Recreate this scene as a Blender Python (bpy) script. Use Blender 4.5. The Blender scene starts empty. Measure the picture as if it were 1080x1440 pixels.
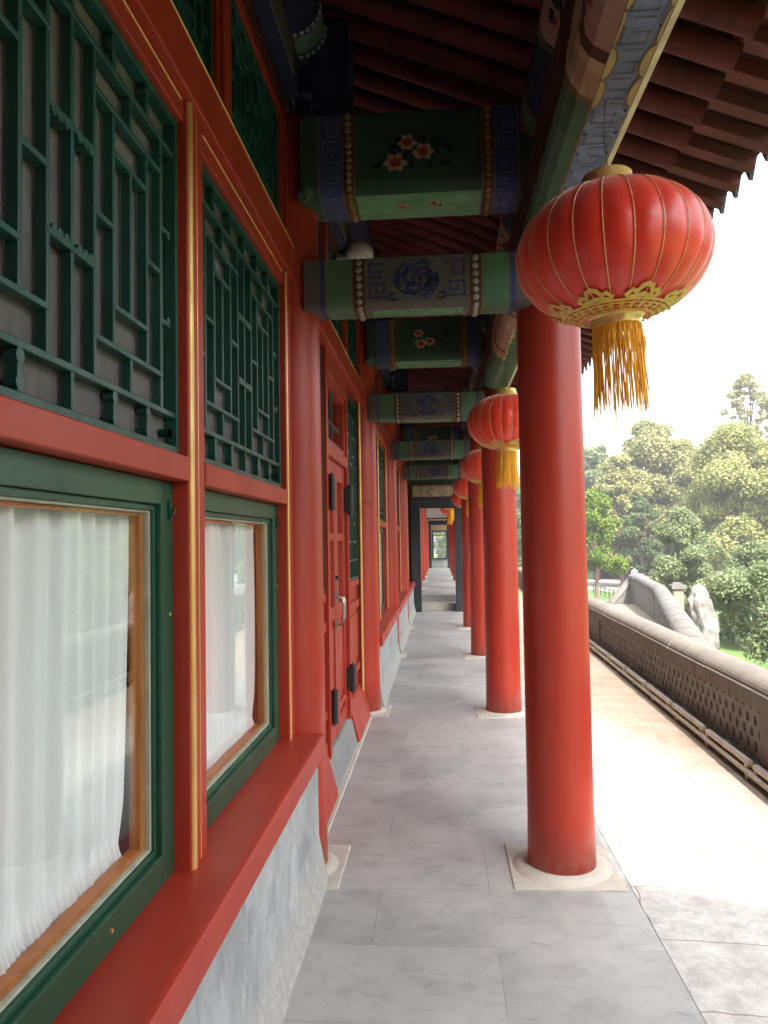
import bpy, bmesh, math, random
from mathutils import Vector, Matrix, noise
import numpy as np
random.seed(7)
R = math.radians
scene = bpy.context.scene
COL = scene.collection
# ------------------------------------------------------------------ camera
cam_d = bpy.data.cameras.new("camera")
cam = bpy.data.objects.new("camera", cam_d)
COL.objects.link(cam)
scene.camera = cam
cam_d.sensor_fit = 'VERTICAL'
cam_d.sensor_height = 36.0
cam_d.lens = 26.25
cam_d.clip_start = 0.05
cam_d.clip_end = 3000
def cam_setup(yaw, pitch, roll, pos):
    yaw, pitch, roll = R(yaw), R(pitch), R(roll)
    f = Vector((-math.sin(yaw)*math.cos(pitch), math.cos(yaw)*math.cos(pitch), math.sin(pitch)))
    R0 = f.cross(Vector((0, 0, 1))).normalized()
    U0 = R0.cross(f)
    r = R0*math.cos(roll) - U0*math.sin(roll)
    u = U0*math.cos(roll) + R0*math.sin(roll)
    m = Matrix((r, u, -f)).transposed().to_4x4()
    m.translation = pos
    cam.matrix_world = m
cam_setup(4.2086, 2.2518, 0.95, Vector((0, 0, 1.5)))
# ------------------------------------------------------------------ light
SUN_EL = 52
SUN_DIR = Vector((0.30*math.cos(R(SUN_EL)), -0.954*math.cos(R(SUN_EL)), math.sin(R(SUN_EL))))
world = bpy.data.worlds.new("World")
scene.world = world
world.use_nodes = True
nt = world.node_tree
bg = nt.nodes["Background"]
sky = nt.nodes.new("ShaderNodeTexSky")
sky.sky_type = 'NISHITA'
sky.sun_disc = False
sky.sun_elevation = R(SUN_EL)
sky.sun_rotation = math.atan2(SUN_DIR.x, SUN_DIR.y)
sky.dust_density = 4.0
sky.air_density = 1.2
hs = nt.nodes.new("ShaderNodeHueSaturation"); hs.inputs['Saturation'].default_value = 0.22
nt.links.new(sky.outputs[0], hs.inputs['Color']); nt.links.new(hs.outputs[0], bg.inputs[0])
bg.inputs[1].default_value = 0.15
sun_d = bpy.data.lights.new("sun", 'SUN')
sun_d.energy = 2.5
sun_d.angle = R(0.9)
sun_d.color = (1.0, 0.95, 0.87)
sun = bpy.data.objects.new("sun", sun_d)
COL.objects.link(sun)
sun.rotation_euler = SUN_DIR.to_track_quat('Z', 'Y').to_euler()
scene.view_settings.view_transform = 'Standard'
scene.view_settings.look = 'None'
scene.view_settings.exposure = 2.45
scene.view_settings.gamma = 1.0
scene.cycles.max_bounces = 8
scene.cycles.diffuse_bounces = 5
scene.cycles.transparent_max_bounces = 12

# ------------------------------------------------------------------ materials
class NT:
    def __init__(s, name):
        s.m = bpy.data.materials.new(name); s.m.use_nodes = True
        s.t = s.m.node_tree; s.b = s.t.nodes["Principled BSDF"]
        s.co = s.t.nodes.new("ShaderNodeTexCoord")
    def n(s, ty, **kw):
        x = s.t.nodes.new(ty)
        for k, v in kw.items():
            if k.startswith('i_'):
                key = k[2:]
                key = int(key) if key.isdigit() else key.replace('_', ' ')
                x.inputs[key].default_value = v
            else: setattr(x, k, v)
        return x
    def l(s, a, b): s.t.links.new(a, b)
    def mapping(s, scale=(1, 1, 1), rot=(0, 0, 0), loc=(0, 0, 0), src='Object'):
        mp = s.n("ShaderNodeMapping"); mp.inputs['Scale'].default_value = scale
        mp.inputs['Rotation'].default_value = rot; mp.inputs['Location'].default_value = loc
        if src == 'World':
            g = s.n("ShaderNodeNewGeometry"); s.l(g.outputs['Position'], mp.inputs[0])
        else: s.l(s.co.outputs[src], mp.inputs[0])
        return mp.outputs[0]
    def noise(s, vec, scale=5, detail=4, rough=.55, dist=0):
        x = s.n("ShaderNodeTexNoise"); x.inputs['Scale'].default_value = scale
        x.inputs['Detail'].default_value = detail; x.inputs['Roughness'].default_value = rough
        x.inputs['Distortion'].default_value = dist
        s.l(vec, x.inputs['Vector']); return x.outputs['Fac']
    def ramp(s, fac, stops):
        x = s.n("ShaderNodeValToRGB"); e = x.color_ramp.elements
        while len(e) < len(stops): e.new(0.5)
        for k, (p, c) in enumerate(stops):
            e[k].position = p; e[k].color = (c, c, c, 1) if not hasattr(c, '__len__') else (*c, 1)
        s.l(fac, x.inputs[0]); return x.outputs[0]
    def mix(s, fac, a, b, mode='MIX'):
        x = s.n("ShaderNodeMix", data_type='RGBA', blend_type=mode)
        for sock, v in ((x.inputs[0], fac), (x.inputs[6], a), (x.inputs[7], b)):
            if hasattr(v, 'links'): s.l(v, sock)
            elif hasattr(v, '__len__'): sock.default_value = (*v, 1)
            else: sock.default_value = v
        return x.outputs[2]
    def base(s, c):
        if hasattr(c, 'links'): s.l(c, s.b.inputs['Base Color'])
        else: s.b.inputs['Base Color'].default_value = (*c, 1)
    def rough(s, c):
        if hasattr(c, 'links'): s.l(c, s.b.inputs['Roughness'])
        else: s.b.inputs['Roughness'].default_value = c
    def bump(s, h, strength=.2, dist=.01):
        x = s.n("ShaderNodeBump"); x.inputs['Strength'].default_value = strength
        x.inputs['Distance'].default_value = dist
        s.l(h, x.inputs['Height']); s.l(x.outputs[0], s.b.inputs['Normal'])

def paint(name, c1, c2=None, rough=.4, nscale=6, spec=.5, chip=None, bump=.08, metallic=0, dirt=.25, stretch=(1, 1, .35)):
    s = NT(name)
    c2 = c2 or tuple(x*.72 for x in c1)
    v = s.mapping(stretch, src='World')
    n1 = s.noise(v, nscale, 5, .6)
    col = s.mix(s.ramp(n1, [(.35, 0), (.7, 1)]), c1, c2)
    n2 = s.noise(s.mapping(src='World'), 55, 4, .7)
    col = s.mix(s.ramp(n2, [(.5, 0), (.85, dirt)]), col, tuple(x*.5+.03 for x in c1))
    if chip:
        n3 = s.noise(s.mapping(src='World'), 38, 6, .75)
        col = s.mix(s.ramp(n3, [(.66, 0), (.69, 1)]), col, chip)
    s.base(col)
    s.rough(s.ramp(n1, [(.2, rough*.8), (.8, min(1, rough*1.3))]))
    s.b.inputs['Specular IOR Level'].default_value = spec
    s.b.inputs['Metallic'].default_value = metallic
    if bump: s.bump(n2, bump, .004)
    return s.m

M = {}
M['red'] = paint('red_paint', (.38, .033, .014), (.32, .028, .013), .42, 3, .4, dirt=.08)
M['red2'] = paint('red_trim_paint', (.34, .028, .012), (.28, .024, .011), .40, 4, .4, dirt=.1)
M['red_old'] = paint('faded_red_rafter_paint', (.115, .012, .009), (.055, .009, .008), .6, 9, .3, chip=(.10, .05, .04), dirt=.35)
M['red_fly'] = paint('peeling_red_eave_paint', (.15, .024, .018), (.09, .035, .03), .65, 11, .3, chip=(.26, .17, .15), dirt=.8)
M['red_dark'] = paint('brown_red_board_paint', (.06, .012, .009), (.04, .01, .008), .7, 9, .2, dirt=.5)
M['green'] = paint('deep_green_window_paint', (.009, .068, .034), (.006, .048, .025), .35, 5, .5, chip=(.10, .16, .11), dirt=.3)
M['teal'] = paint('teal_green_lattice_paint', (.012, .072, .056), (.008, .048, .038), .4, 14, .45, chip=(.08, .13, .09), dirt=.4)
M['gold'] = paint('gold_leaf_paint', (.80, .50, .18), (.62, .35, .09), .36, 20, .6, metallic=.4, dirt=.3)
M['wood'] = paint('orange_varnished_wood', (.50, .16, .022), (.34, .10, .015), .35, 12, .5, stretch=(3, 3, .3))
M['putty'] = paint('old_window_putty', (.45, .45, .36), (.3, .33, .25), .8, 30, .2)
def lacquer():
    s = NT('worn_red_column_lacquer')
    v = s.mapping((1, 1, .12), src='World'); n1 = s.noise(v, 14, 6, .7); n2 = s.noise(s.mapping((1, 1, .5), src='World'), 2.2, 5, .6); n3 = s.noise(s.mapping((1, 1, .6), src='World'), 30, 8, .8)
    c = s.mix(s.ramp(n2, [(.35, 0), (.65, 1)]), (.40, .034, .015), (.33, .028, .013))
    c = s.mix(s.ramp(n1, [(.45, 0), (.75, .35)]), c, (.29, .026, .012))
    c = s.mix(s.ramp(n3, [(.66, 0), (.74, .5)]), c, (.42, .09, .05))
    g = s.n("ShaderNodeNewGeometry"); sx = s.n("ShaderNodeSeparateXYZ"); s.l(g.outputs['Position'], sx.inputs[0])
    mr = s.n("ShaderNodeMapRange"); s.l(sx.outputs[2], mr.inputs[0]); mr.inputs[1].default_value = .02; mr.inputs[2].default_value = .22; mr.inputs[3].default_value = 1; mr.inputs[4].default_value = 0
    f = s.n("ShaderNodeMath", operation='MULTIPLY'); s.l(mr.outputs[0], f.inputs[0]); s.l(s.ramp(n3, [(.42, 0), (.62, .7)]), f.inputs[1])
    c = s.mix(f.outputs[0], c, (.36, .16, .12))
    s.base(c); s.rough(s.ramp(n1, [(.2, .30), (.8, .5)])); s.b.inputs['Specular IOR Level'].default_value = .45
    s.bump(n1, .12, .006); return s.m
M['lacquer'] = lacquer()
M['blk'] = paint('charcoal_painted_timber', (.022, .026, .03), (.012, .015, .018), .45, 6, .4, chip=(.06, .07, .07))
M['iron'] = paint('black_iron', (.02, .018, .02), None, .45, 20, .5)
M['screen'] = paint('taupe_screen_cloth', (.155, .14, .142), (.12, .108, .11), .9, 25, .1, bump=.02)
M['b_green'] = paint('painted_beam_green', (.085, .165, .10), (.06, .105, .07), .7, 8, .25, chip=(.12, .13, .08), dirt=.6)
M['b_ltgreen'] = paint('painted_beam_light_green', (.15, .30, .16), (.09, .19, .10), .7, 12, .25, chip=(.16, .17, .11), dirt=.7)
M['b_dkgreen'] = paint('painted_beam_dark_green', (.026, .062, .042), (.028, .048, .032), .7, 5, .25, chip=(.06, .07, .05), dirt=.7)
M['b_blue'] = paint('painted_beam_blue', (.04, .05, .18), (.035, .04, .10), .7, 9, .25, chip=(.14, .14, .16), dirt=.6)
M['b_dkblue'] = paint('painted_beam_navy', (.02, .023, .07), (.02, .02, .04), .7, 14, .25, dirt=.6)
M['b_dkblue2'] = paint('painted_scroll_blue', (.035, .042, .15), (.03, .033, .09), .7, 25, .25, dirt=.8)
M['b_taupe'] = paint('painted_beam_taupe', (.12, .10, .095), (.085, .07, .065), .75, 7, .2, dirt=.7)
M['b_brown'] = paint('painted_beam_brown_band', (.09, .04, .025), None, .7, 8, .2)
M['b_bead'] = paint('painted_white_beads', (.30, .27, .25), (.2, .18, .165), .6, 20, .3)
M['b_goldbead'] = paint('painted_ochre_beads', (.26, .15, .045), (.17, .095, .03), .6, 20, .3)
M['b_petal'] = paint('painted_pale_petals', (.40, .26, .17), (.30, .18, .12), .7, 30, .2)
M['b_heart'] = paint('painted_red_flower_heart', (.30, .035, .02), None, .7, 30, .2)
M['b_leaf'] = paint('painted_black_leaves', (.015, .03, .02), None, .7, 30, .2)
M['b_line'] = paint('painted_ochre_outline', (.20, .12, .05), (.12, .08, .04), .7, 20, .2)
M['b_greyline'] = paint('painted_grey_fret', (.12, .14, .20), (.09, .10, .14), .7, 20, .2)
M['b_paleblue'] = paint('painted_pale_blue_underside', (.17, .19, .36), (.12, .13, .25), .7, 12, .2, dirt=.6)
M['b_cream'] = paint('painted_cream_cartouche', (.46, .33, .20), (.30, .20, .13), .7, 9, .2, dirt=.8)
M['b_pink'] = paint('painted_pink_cartouche', (.38, .24, .19), (.28, .17, .13), .7, 14, .2, dirt=.5)
M['dark'] = paint('dim_interior_plaster', (.06, .05, .045), None, .9, 3, .1)
M['lamp'] = paint('milk_glass_globe', (.72, .66, .64), (.66, .6, .58), .25, 4, .5, bump=0)
M['steel'] = paint('worn_steel', (.55, .5, .45), None, .3, 20, .5, metallic=.9)
M['conduit'] = paint('beige_metal_housing', (.55, .49, .38), (.42, .37, .28), .5, 12, .4)
M['pipe'] = paint('grey_plastic_pipe', (.10, .105, .12), None, .5, 12, .4)
M['tile'] = paint('grey_roof_tile', (.09, .09, .10), (.06, .06, .07), .8, 12, .2)
M['plaster'] = paint('pale_plaster', (.62, .6, .56), (.5, .48, .45), .85, 3, .2)

def glass_mat():
    s = NT('window_glass'); t = s.t
    tr = s.n("ShaderNodeBsdfTransparent"); tr.inputs[0].default_value = (.95, .97, .96, 1)
    gl = s.n("ShaderNodeBsdfGlossy"); gl.inputs['Roughness'].default_value = 0.01
    gl.inputs[0].default_value = (1, 1, 1, 1)
    lw = s.n("ShaderNodeLayerWeight"); lw.inputs['Blend'].default_value = .5
    pw = s.n("ShaderNodeMath", operation='POWER'); s.l(lw.outputs['Facing'], pw.inputs[0]); pw.inputs[1].default_value = 5
    fr = s.n("ShaderNodeMath", operation='MULTIPLY_ADD'); s.l(pw.outputs[0], fr.inputs[0]); fr.inputs[1].default_value = .75; fr.inputs[2].default_value = .028
    nb = s.noise(s.mapping(src='World'), 2.2, 2)
    bp = s.n("ShaderNodeBump"); bp.inputs['Strength'].default_value = .04; bp.inputs['Distance'].default_value = .02
    s.l(nb, bp.inputs['Height']); s.l(bp.outputs[0], gl.inputs['Normal'])
    mx = s.n("ShaderNodeMixShader"); s.l(fr.outputs[0], mx.inputs[0]); s.l(tr.outputs[0], mx.inputs[1]); s.l(gl.outputs[0], mx.inputs[2])
    s.l(mx.outputs[0], t.nodes['Material Output'].inputs[0]); return s.m
M['glass'] = glass_mat()
def curtain_mat():
    s = NT('white_voile_curtain')
    w = s.noise(s.mapping((60, 60, 400), src='World'), 1, 2)
    s.base(s.mix(s.ramp(w, [(.3, 0), (.7, 1)]), (.86, .87, .87), (.80, .81, .82))); s.rough(.9)
    s.b.inputs['Specular IOR Level'].default_value = .1
    return s.m
M['curtain'] = curtain_mat()

def floor_mat():
    s = NT('grey_stone_paving')
    v = s.mapping((1, 1, 1), loc=(.28, .335, 0), src='World')
    br = s.n("ShaderNodeTexBrick", offset=.5, squash=1.0)
    s.l(v, br.inputs['Vector']); br.inputs['Scale'].default_value = 1
    br.inputs['Brick Width'].default_value = .93; br.inputs['Row Height'].default_value = .452
    br.inputs['Mortar Size'].default_value = .0026; br.inputs['Mortar Smooth'].default_value = .6
    br.inputs['Color1'].default_value = (.0, .0, .0, 1); br.inputs['Color2'].default_value = (1, 1, 1, 1)
    br.inputs['Mortar'].default_value = (.5, .5, .5, 1)
    n1 = s.noise(s.mapping((.9, 1, 1), src='World'), 2.0, 8, .68, .1)
    n2 = s.noise(s.mapping((1, 1.1, 1), src='World'), 5.5, 9, .76, .1)
    n3 = s.noise(s.mapping(src='World'), 90, 3, .7)
    c = s.mix(br.outputs['Color'], (.27, .272, .262), (.365, .36, .34))
    c = s.mix(s.ramp(n1, [(.40, 0), (.62, .8)]), c, (.42, .415, .395))
    c = s.mix(s.ramp(n2, [(.50, 0), (.70, .6)]), c, (.205, .205, .205))
    n4 = s.noise(s.mapping((1, 1, 1), loc=(3, 5, 1), src='World'), 3.1, 5, .6, .5)
    c = s.mix(s.ramp(n4, [(.62, 0), (.78, .3)]), c, (.25, .26, .28))
    n5 = s.noise(s.mapping((.7, 2.6, 1), loc=(7, 1, 4), src='World'), 7, 9, .8, .4)
    c = s.mix(s.ramp(n5, [(.57, 0), (.68, .6)]), c, (.12, .115, .11))
    n6 = s.noise(s.mapping((.6, 2.8, 1), loc=(1, 9, 2), src='World'), 3.5, 9, .8, .4)
    c = s.mix(s.ramp(n6, [(.62, 0), (.74, .4)]), c, (.34, .22, .20))
    c = s.mix(s.ramp(n3, [(.55, 0), (.8, .25)]), c, (.22, .22, .22))
    jm = s.noise(s.mapping(src='World'), 2.3, 3)
    f = s.n("ShaderNodeMath", operation='MULTIPLY'); s.l(br.outputs['Fac'], f.inputs[0]); s.l(s.ramp(jm, [(.42, .05), (.6, .8)]), f.inputs[1])
    c = s.mix(f.outputs[0], c, (.19, .185, .175))
    s.base(c); s.rough(s.ramp(n1, [(.3, .42), (.7, .6)])); s.b.inputs['Specular IOR Level'].default_value = .45
    s.bump(n2, .12, .01); return s.m
M['floor'] = floor_mat()

def stone_mat(name, c1, c2, c3, scale=3, fine=60, bump=.3, rough=.85):
    s = NT(name)
    n1 = s.noise(s.mapping(src='World'), scale, 6, .65, .4)
    n2 = s.noise(s.mapping(src='World'), fine, 4, .7)
    n3 = s.noise(s.mapping((1, 1, .4), loc=(4, 2, 7), src='World'), scale*3, 6, .7, .6)
    c = s.mix(s.ramp(n1, [(.35, 0), (.65, 1)]), c1, c2)
    c = s.mix(s.ramp(n3, [(.52, 0), (.72, .8)]), c, c3)
    c = s.mix(s.ramp(n2, [(.5, 0), (.8, .35)]), c, tuple(x*.5 for x in c1))
    s.base(c); s.rough(rough); s.bump(n2, bump, .006); s.b.inputs['Specular IOR Level'].default_value = .25
    return s.m
M['base'] = stone_mat('pale_plinth_stone', (.52, .48, .41), (.45, .42, .37), (.36, .34, .31), 5)
M['step'] = stone_mat('grey_threshold_stone', (.20, .21, .20), (.26, .26, .25), (.13, .14, .14), 8)
M['cap'] = stone_mat('weathered_coping_stone', (.17, .15, .128), (.13, .115, .10), (.09, .08, .07), 2.5)
M['brickdk'] = stone_mat('brown_grey_brick', (.215, .20, .175), (.165, .152, .135), (.12, .11, .098), 6)
M['frieze'] = stone_mat('rusty_brown_frieze_brick', (.19, .155, .125), (.145, .122, .10), (.10, .085, .07), 5)
M['hole'] = stone_mat('shade_dark_recess_brick', (.05, .043, .036), (.03, .026, .022), (.02, .018, .016), 6)  # near-black colour stands in for the shade deep inside the holes
M['stairst'] = stone_mat('grey_stair_parapet_stone', (.17, .16, .15), (.13, .125, .12), (.10, .095, .09), 1.2, 30)
M['pier'] = stone_mat('cream_pier_brick', (.24, .195, .145), (.20, .165, .125), (.15, .13, .105), 2, 30)
M['rock'] = stone_mat('pale_scholar_rock', (.21, .195, .18), (.14, .13, .12), (.05, .047, .043), 5, 26, 1.0)
M['bark'] = stone_mat('brown_bark', (.16, .11, .08), (.11, .08, .06), (.07, .05, .04), 3, 30)
M['path'] = stone_mat('garden_path_paving', (.30, .27, .24), (.24, .22, .2), (.2, .18, .16), .5, 8)
M['kerb'] = stone_mat('pale_kerb_stone', (.42, .4, .36), (.36, .34, .31), (.28, .27, .25), .7, 8)

def terrace_mat():
    s = NT('pale_terrace_slabs')
    v = s.mapping(rot=(0, 0, R(4)), src='World')
    # wobble the joints so that the slabs read as irregular
    nz = s.n("ShaderNodeTexNoise"); nz.inputs['Scale'].default_value = 3.5; nz.inputs['Detail'].default_value = 5
    s.l(v, nz.inputs['Vector'])
    ad = s.n("ShaderNodeVectorMath", operation='MULTIPLY_ADD'); s.l(nz.outputs['Color'], ad.inputs[0])
    ad.inputs[1].default_value = (.09, .09, 0); s.l(v, ad.inputs[2])
    br = s.n("ShaderNodeTexBrick", offset=.37); s.l(ad.outputs[0], br.inputs['Vector'])
    br.inputs['Scale'].default_value = 1; br.inputs['Brick Width'].default_value = .62; br.inputs['Row Height'].default_value = .43
    br.inputs['Mortar Size'].default_value = .004; br.inputs['Mortar Smooth'].default_value = .2
    br.inputs['Color1'].default_value = (0, 0, 0, 1); br.inputs['Color2'].default_value = (1, 1, 1, 1)
    n1 = s.noise(s.mapping(src='World'), 1.3, 6, .65, .6)
    n2 = s.noise(s.mapping(loc=(2, 3, 4), src='World'), 9, 6, .72, .8)
    c = s.mix(br.outputs['Color'], (.17, .13, .10), (.215, .17, .135))
    g0 = s.n("ShaderNodeNewGeometry"); s0 = s.n("ShaderNodeSeparateXYZ"); s.l(g0.outputs['Position'], s0.inputs[0])
    e1 = s.n("ShaderNodeMath", operation='MULTIPLY_ADD'); s.l(s0.outputs[1], e1.inputs[0]); e1.inputs[1].default_value = .32; s.l(s0.outputs[0], e1.inputs[2])
    nz2 = s.noise(s.mapping((1, 1, 1), loc=(5, 5, 5), src='World'), 5, 6, .7, .5)
    e2 = s.n("ShaderNodeMath", operation='MULTIPLY_ADD'); s.l(nz2, e2.inputs[0]); e2.inputs[1].default_value = 1.1; s.l(e1.outputs[0], e2.inputs[2])
    e3 = s.n("ShaderNodeMapRange"); s.l(e2.outputs[0], e3.inputs[0]); e3.inputs[1].default_value = 3.35; e3.inputs[2].default_value = 4.1
    b2 = s.n("ShaderNodeTexBrick", offset=.5); s.l(s.mapping((1, 1, 1), rot=(0, 0, R(-1.4)), src='World'), b2.inputs['Vector'])
    b2.inputs['Scale'].default_value = 1; b2.inputs['Brick Width'].default_value = .30; b2.inputs['Row Height'].default_value = .145
    b2.inputs['Mortar Size'].default_value = .006; b2.inputs['Mortar Smooth'].default_value = .3
    b2.inputs['Color1'].default_value = (.165, .115, .085, 1); b2.inputs['Color2'].default_value = (.24, .185, .145, 1); b2.inputs['Mortar'].default_value = (.09, .065, .05, 1)
    c = s.mix(.5, c, b2.outputs['Color'])
    pale = s.mix(br.outputs['Color'], (.33, .305, .275), (.37, .345, .32))
    c = s.mix(e3.outputs[0], pale, c)
    c = s.mix(s.ramp(n1, [(.4, 0), (.62, .5)]), c, (.26, .21, .17))
    c = s.mix(s.ramp(n2, [(.6, 0), (.72, .6)]), c, (.15, .11, .09))
    # near slabs are mottled and coloured paler, to lighten the cast shade there
    g = s.n("ShaderNodeNewGeometry"); sx = s.n("ShaderNodeSeparateXYZ"); s.l(g.outputs['Position'], sx.inputs[0])
    nw = s.noise(s.mapping(loc=(8, 3, 4), src='World'), 4.5, 7, .7, .5)
    a = s.n("ShaderNodeMath", operation='MULTIPLY_ADD'); s.l(nw, a.inputs[0]); a.inputs[1].default_value = .7; s.l(sx.outputs[1], a.inputs[2])
    b = s.n("ShaderNodeMath", operation='MULTIPLY_ADD'); s.l(sx.outputs[0], b.inputs[0]); b.inputs[1].default_value = 0.55; s.l(a.outputs[0], b.inputs[2])
    mask = s.ramp(b.outputs[0], [(0, 1), (1, 0)])
    mr = s.n("ShaderNodeMapRange"); s.l(b.outputs[0], mr.inputs[0]); mr.inputs[1].default_value = 4.10; mr.inputs[2].default_value = 4.5
    mr.inputs[3].default_value = 1; mr.inputs[4].default_value = 0
    nm = s.noise(s.mapping(loc=(1, 1, 1), src='World'), 9, 9, .78, .15)
    shade_lift = s.mix(s.ramp(nm, [(.40, 0), (.75, 1)]), (.38, .37, .35), (.66, .65, .62))
    c = s.mix(mr.outputs[0], c, shade_lift)
    c = s.mix(s.ramp(br.outputs['Fac'], [(.2, 0), (.9, .7)]), c, (.16, .12, .09))
    s.base(c); s.rough(.85); s.bump(n2, .3, .01); s.b.inputs['Specular IOR Level'].default_value = .2
    return s.m
M['terrace'] = terrace_mat()

def dado_mat():
    s = NT('whitewashed_grey_brick_dado')
    g = s.n("ShaderNodeNewGeometry"); sx = s.n("ShaderNodeSeparateXYZ"); s.l(g.outputs['Position'], sx.inputs[0])
    cb = s.n("ShaderNodeCombineXYZ"); s.l(sx.outputs[1], cb.inputs[0]); s.l(sx.outputs[2], cb.inputs[1])
    br = s.n("ShaderNodeTexBrick", offset=.5); s.l(cb.outputs[0], br.inputs['Vector'])
    br.inputs['Scale'].default_value = 1; br.inputs['Brick Width'].default_value = .38; br.inputs['Row Height'].default_value = .115
    br.inputs['Mortar Size'].default_value = .004; br.inputs['Mortar Smooth'].default_value = .5
    br.inputs['Color1'].default_value = (0, 0, 0, 1); br.inputs['Color2'].default_value = (1, 1, 1, 1)
    n1 = s.noise(s.mapping((1, 1.2, 1), src='World'), 3, 8, .72, .2)
    n2 = s.noise(s.mapping((1, 3.2, .8), loc=(3, 3, 3), src='World'), 5, 8, .78, .1)
    n3 = s.noise(s.mapping((1, 1, 1), loc=(3, 3, 3), src='World'), 30, 5, .7)
    c = s.mix(br.outputs['Color'], (.235, .245, .245), (.30, .305, .295))
    c = s.mix(s.ramp(n1, [(.42, 0), (.62, .7)]), c, (.40, .42, .42))
    c = s.mix(s.ramp(n2, [(.52, 0), (.68, .75)]), c, (.16, .19, .215))
    n4 = s.noise(s.mapping((1, 1.5, .8), loc=(9, 3, 3), src='World'), 4, 6, .7, .5)
    c = s.mix(s.ramp(n4, [(.55, 0), (.66, .75)]), c, (.46, .455, .42))
    c = s.mix(s.ramp(n3, [(.55, 0), (.8, .3)]), c, (.3, .3, .28))
    c = s.mix(s.ramp(br.outputs['Fac'], [(0, 0), (1, .35)]), c, (.36, .37, .37))
    nb_ = s.noise(s.mapping((1, 1.3, 1), loc=(2, 8, 3), src='World'), 6, 8, .75, .2)
    ma = s.n("ShaderNodeMath", operation='MULTIPLY_ADD'); s.l(nb_, ma.inputs[0]); ma.inputs[1].default_value = -.28; s.l(sx.outputs[2], ma.inputs[2])
    mr = s.n("ShaderNodeMapRange"); s.l(ma.outputs[0], mr.inputs[0]); mr.inputs[1].default_value = -.02; mr.inputs[2].default_value = .06; mr.inputs[3].default_value = 1; mr.inputs[4].default_value = 0
    pl = s.mix(s.ramp(n3, [(.35, 0), (.7, 1)]), (.40, .39, .35), (.27, .27, .255))
    c = s.mix(mr.outputs[0], c, pl)
    s.base(c); s.rough(.85); s.bump(n3, .45, .008); s.b.inputs['Specular IOR Level'].default_value = .2
    return s.m
M['dado'] = dado_mat()

def satin_mat():
    s = NT('red_lantern_satin')
    n1 = s.noise(s.mapping((1, 1, 5)), 3.0, 3, .5, .4)
    n2 = s.noise(s.mapping((300, 300, 300)), 1, 2)
    s.base(s.mix(s.ramp(n1, [(.35, 0), (.7, 1)]), (.78, .042, .018), (.68, .03, .014)))
    s.rough(.36); s.b.inputs['Specular IOR Level'].default_value = .6
    s.b.inputs['Sheen Weight'].default_value = .6
    s.b.inputs['Sheen Tint'].default_value = (1, .6, .55, 1)
    s.b.inputs['Sheen Roughness'].default_value = .4
    s.bump(n1, .28, .012)
    return s.m
M['satin'] = satin_mat()
M['tassel'] = paint('golden_tassel_thread', (.95, .52, .05), (.9, .44, .03), .55, 30, .3, bump=0)
M['brass'] = paint('shiny_gold_ring', (.95, .66, .24), (.9, .55, .16), .2, 10, .8, metallic=.3, bump=0)
M['goldprint2'] = paint('pale_gold_rib_braid', (.80, .60, .28), (.7, .5, .22), .5, 20, .5, bump=0)
M['goldprint'] = paint('gold_printed_trim', (.72, .50, .10), (.6, .38, .07), .4, 20, .5, metallic=.2, bump=0)

def leaf_mat(name, c1, c2, c3):
    s = NT(name)
    g = s.n("ShaderNodeNewGeometry")
    n1 = s.noise(s.mapping(src='World'), .9, 3, .6)
    c = s.mix(g.outputs['Random Per Island'], c1, c2)
    c = s.mix(s.ramp(n1, [(.42, 0), (.66, .8)]), c, c3)
    s.base(c); s.rough(.6)
    s.b.inputs['Specular IOR Level'].default_value = .25
    t = s.n("ShaderNodeBsdfTranslucent"); s.l(c, t.inputs[0])
    mx = s.n("ShaderNodeMixShader"); mx.inputs[0].default_value = .4
    s.l(s.b.outputs[0], mx.inputs[1]); s.l(t.outputs[0], mx.inputs[2])
    s.l(mx.outputs[0], s.t.nodes['Material Output'].inputs[0]); return s.m
M['lf_pale'] = leaf_mat('pale_olive_foliage', (.26, .26, .10), (.18, .20, .075), (.32, .29, .13))
M['lf_yel'] = leaf_mat('yellow_green_foliage', (.28, .29, .10), (.20, .235, .075), (.34, .31, .13))
M['lf_grey'] = leaf_mat('grey_green_foliage', (.16, .20, .09), (.22, .26, .13), (.11, .145, .065))
M['lf_dark'] = leaf_mat('dark_green_foliage', (.09, .13, .05), (.12, .165, .06), (.07, .10, .04))
M['lf_light'] = leaf_mat('fresh_light_green_foliage', (.13, .20, .02), (.10, .16, .02), (.16, .22, .03))
def lawn_mat():
    s = NT('mown_lawn')
    n = s.noise(s.mapping(src='World'), .35, 5, .6); n2 = s.noise(s.mapping(src='World'), 9, 5, .7)
    c = s.mix(s.ramp(n, [(.35, 0), (.65, 1)]), (.075, .13, .02), (.05, .095, .018))
    c = s.mix(s.ramp(n2, [(.5, 0), (.8, .6)]), c, (.03, .06, .012)); s.base(c); s.rough(.9); return s.m
M['lawn'] = lawn_mat()

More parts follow.
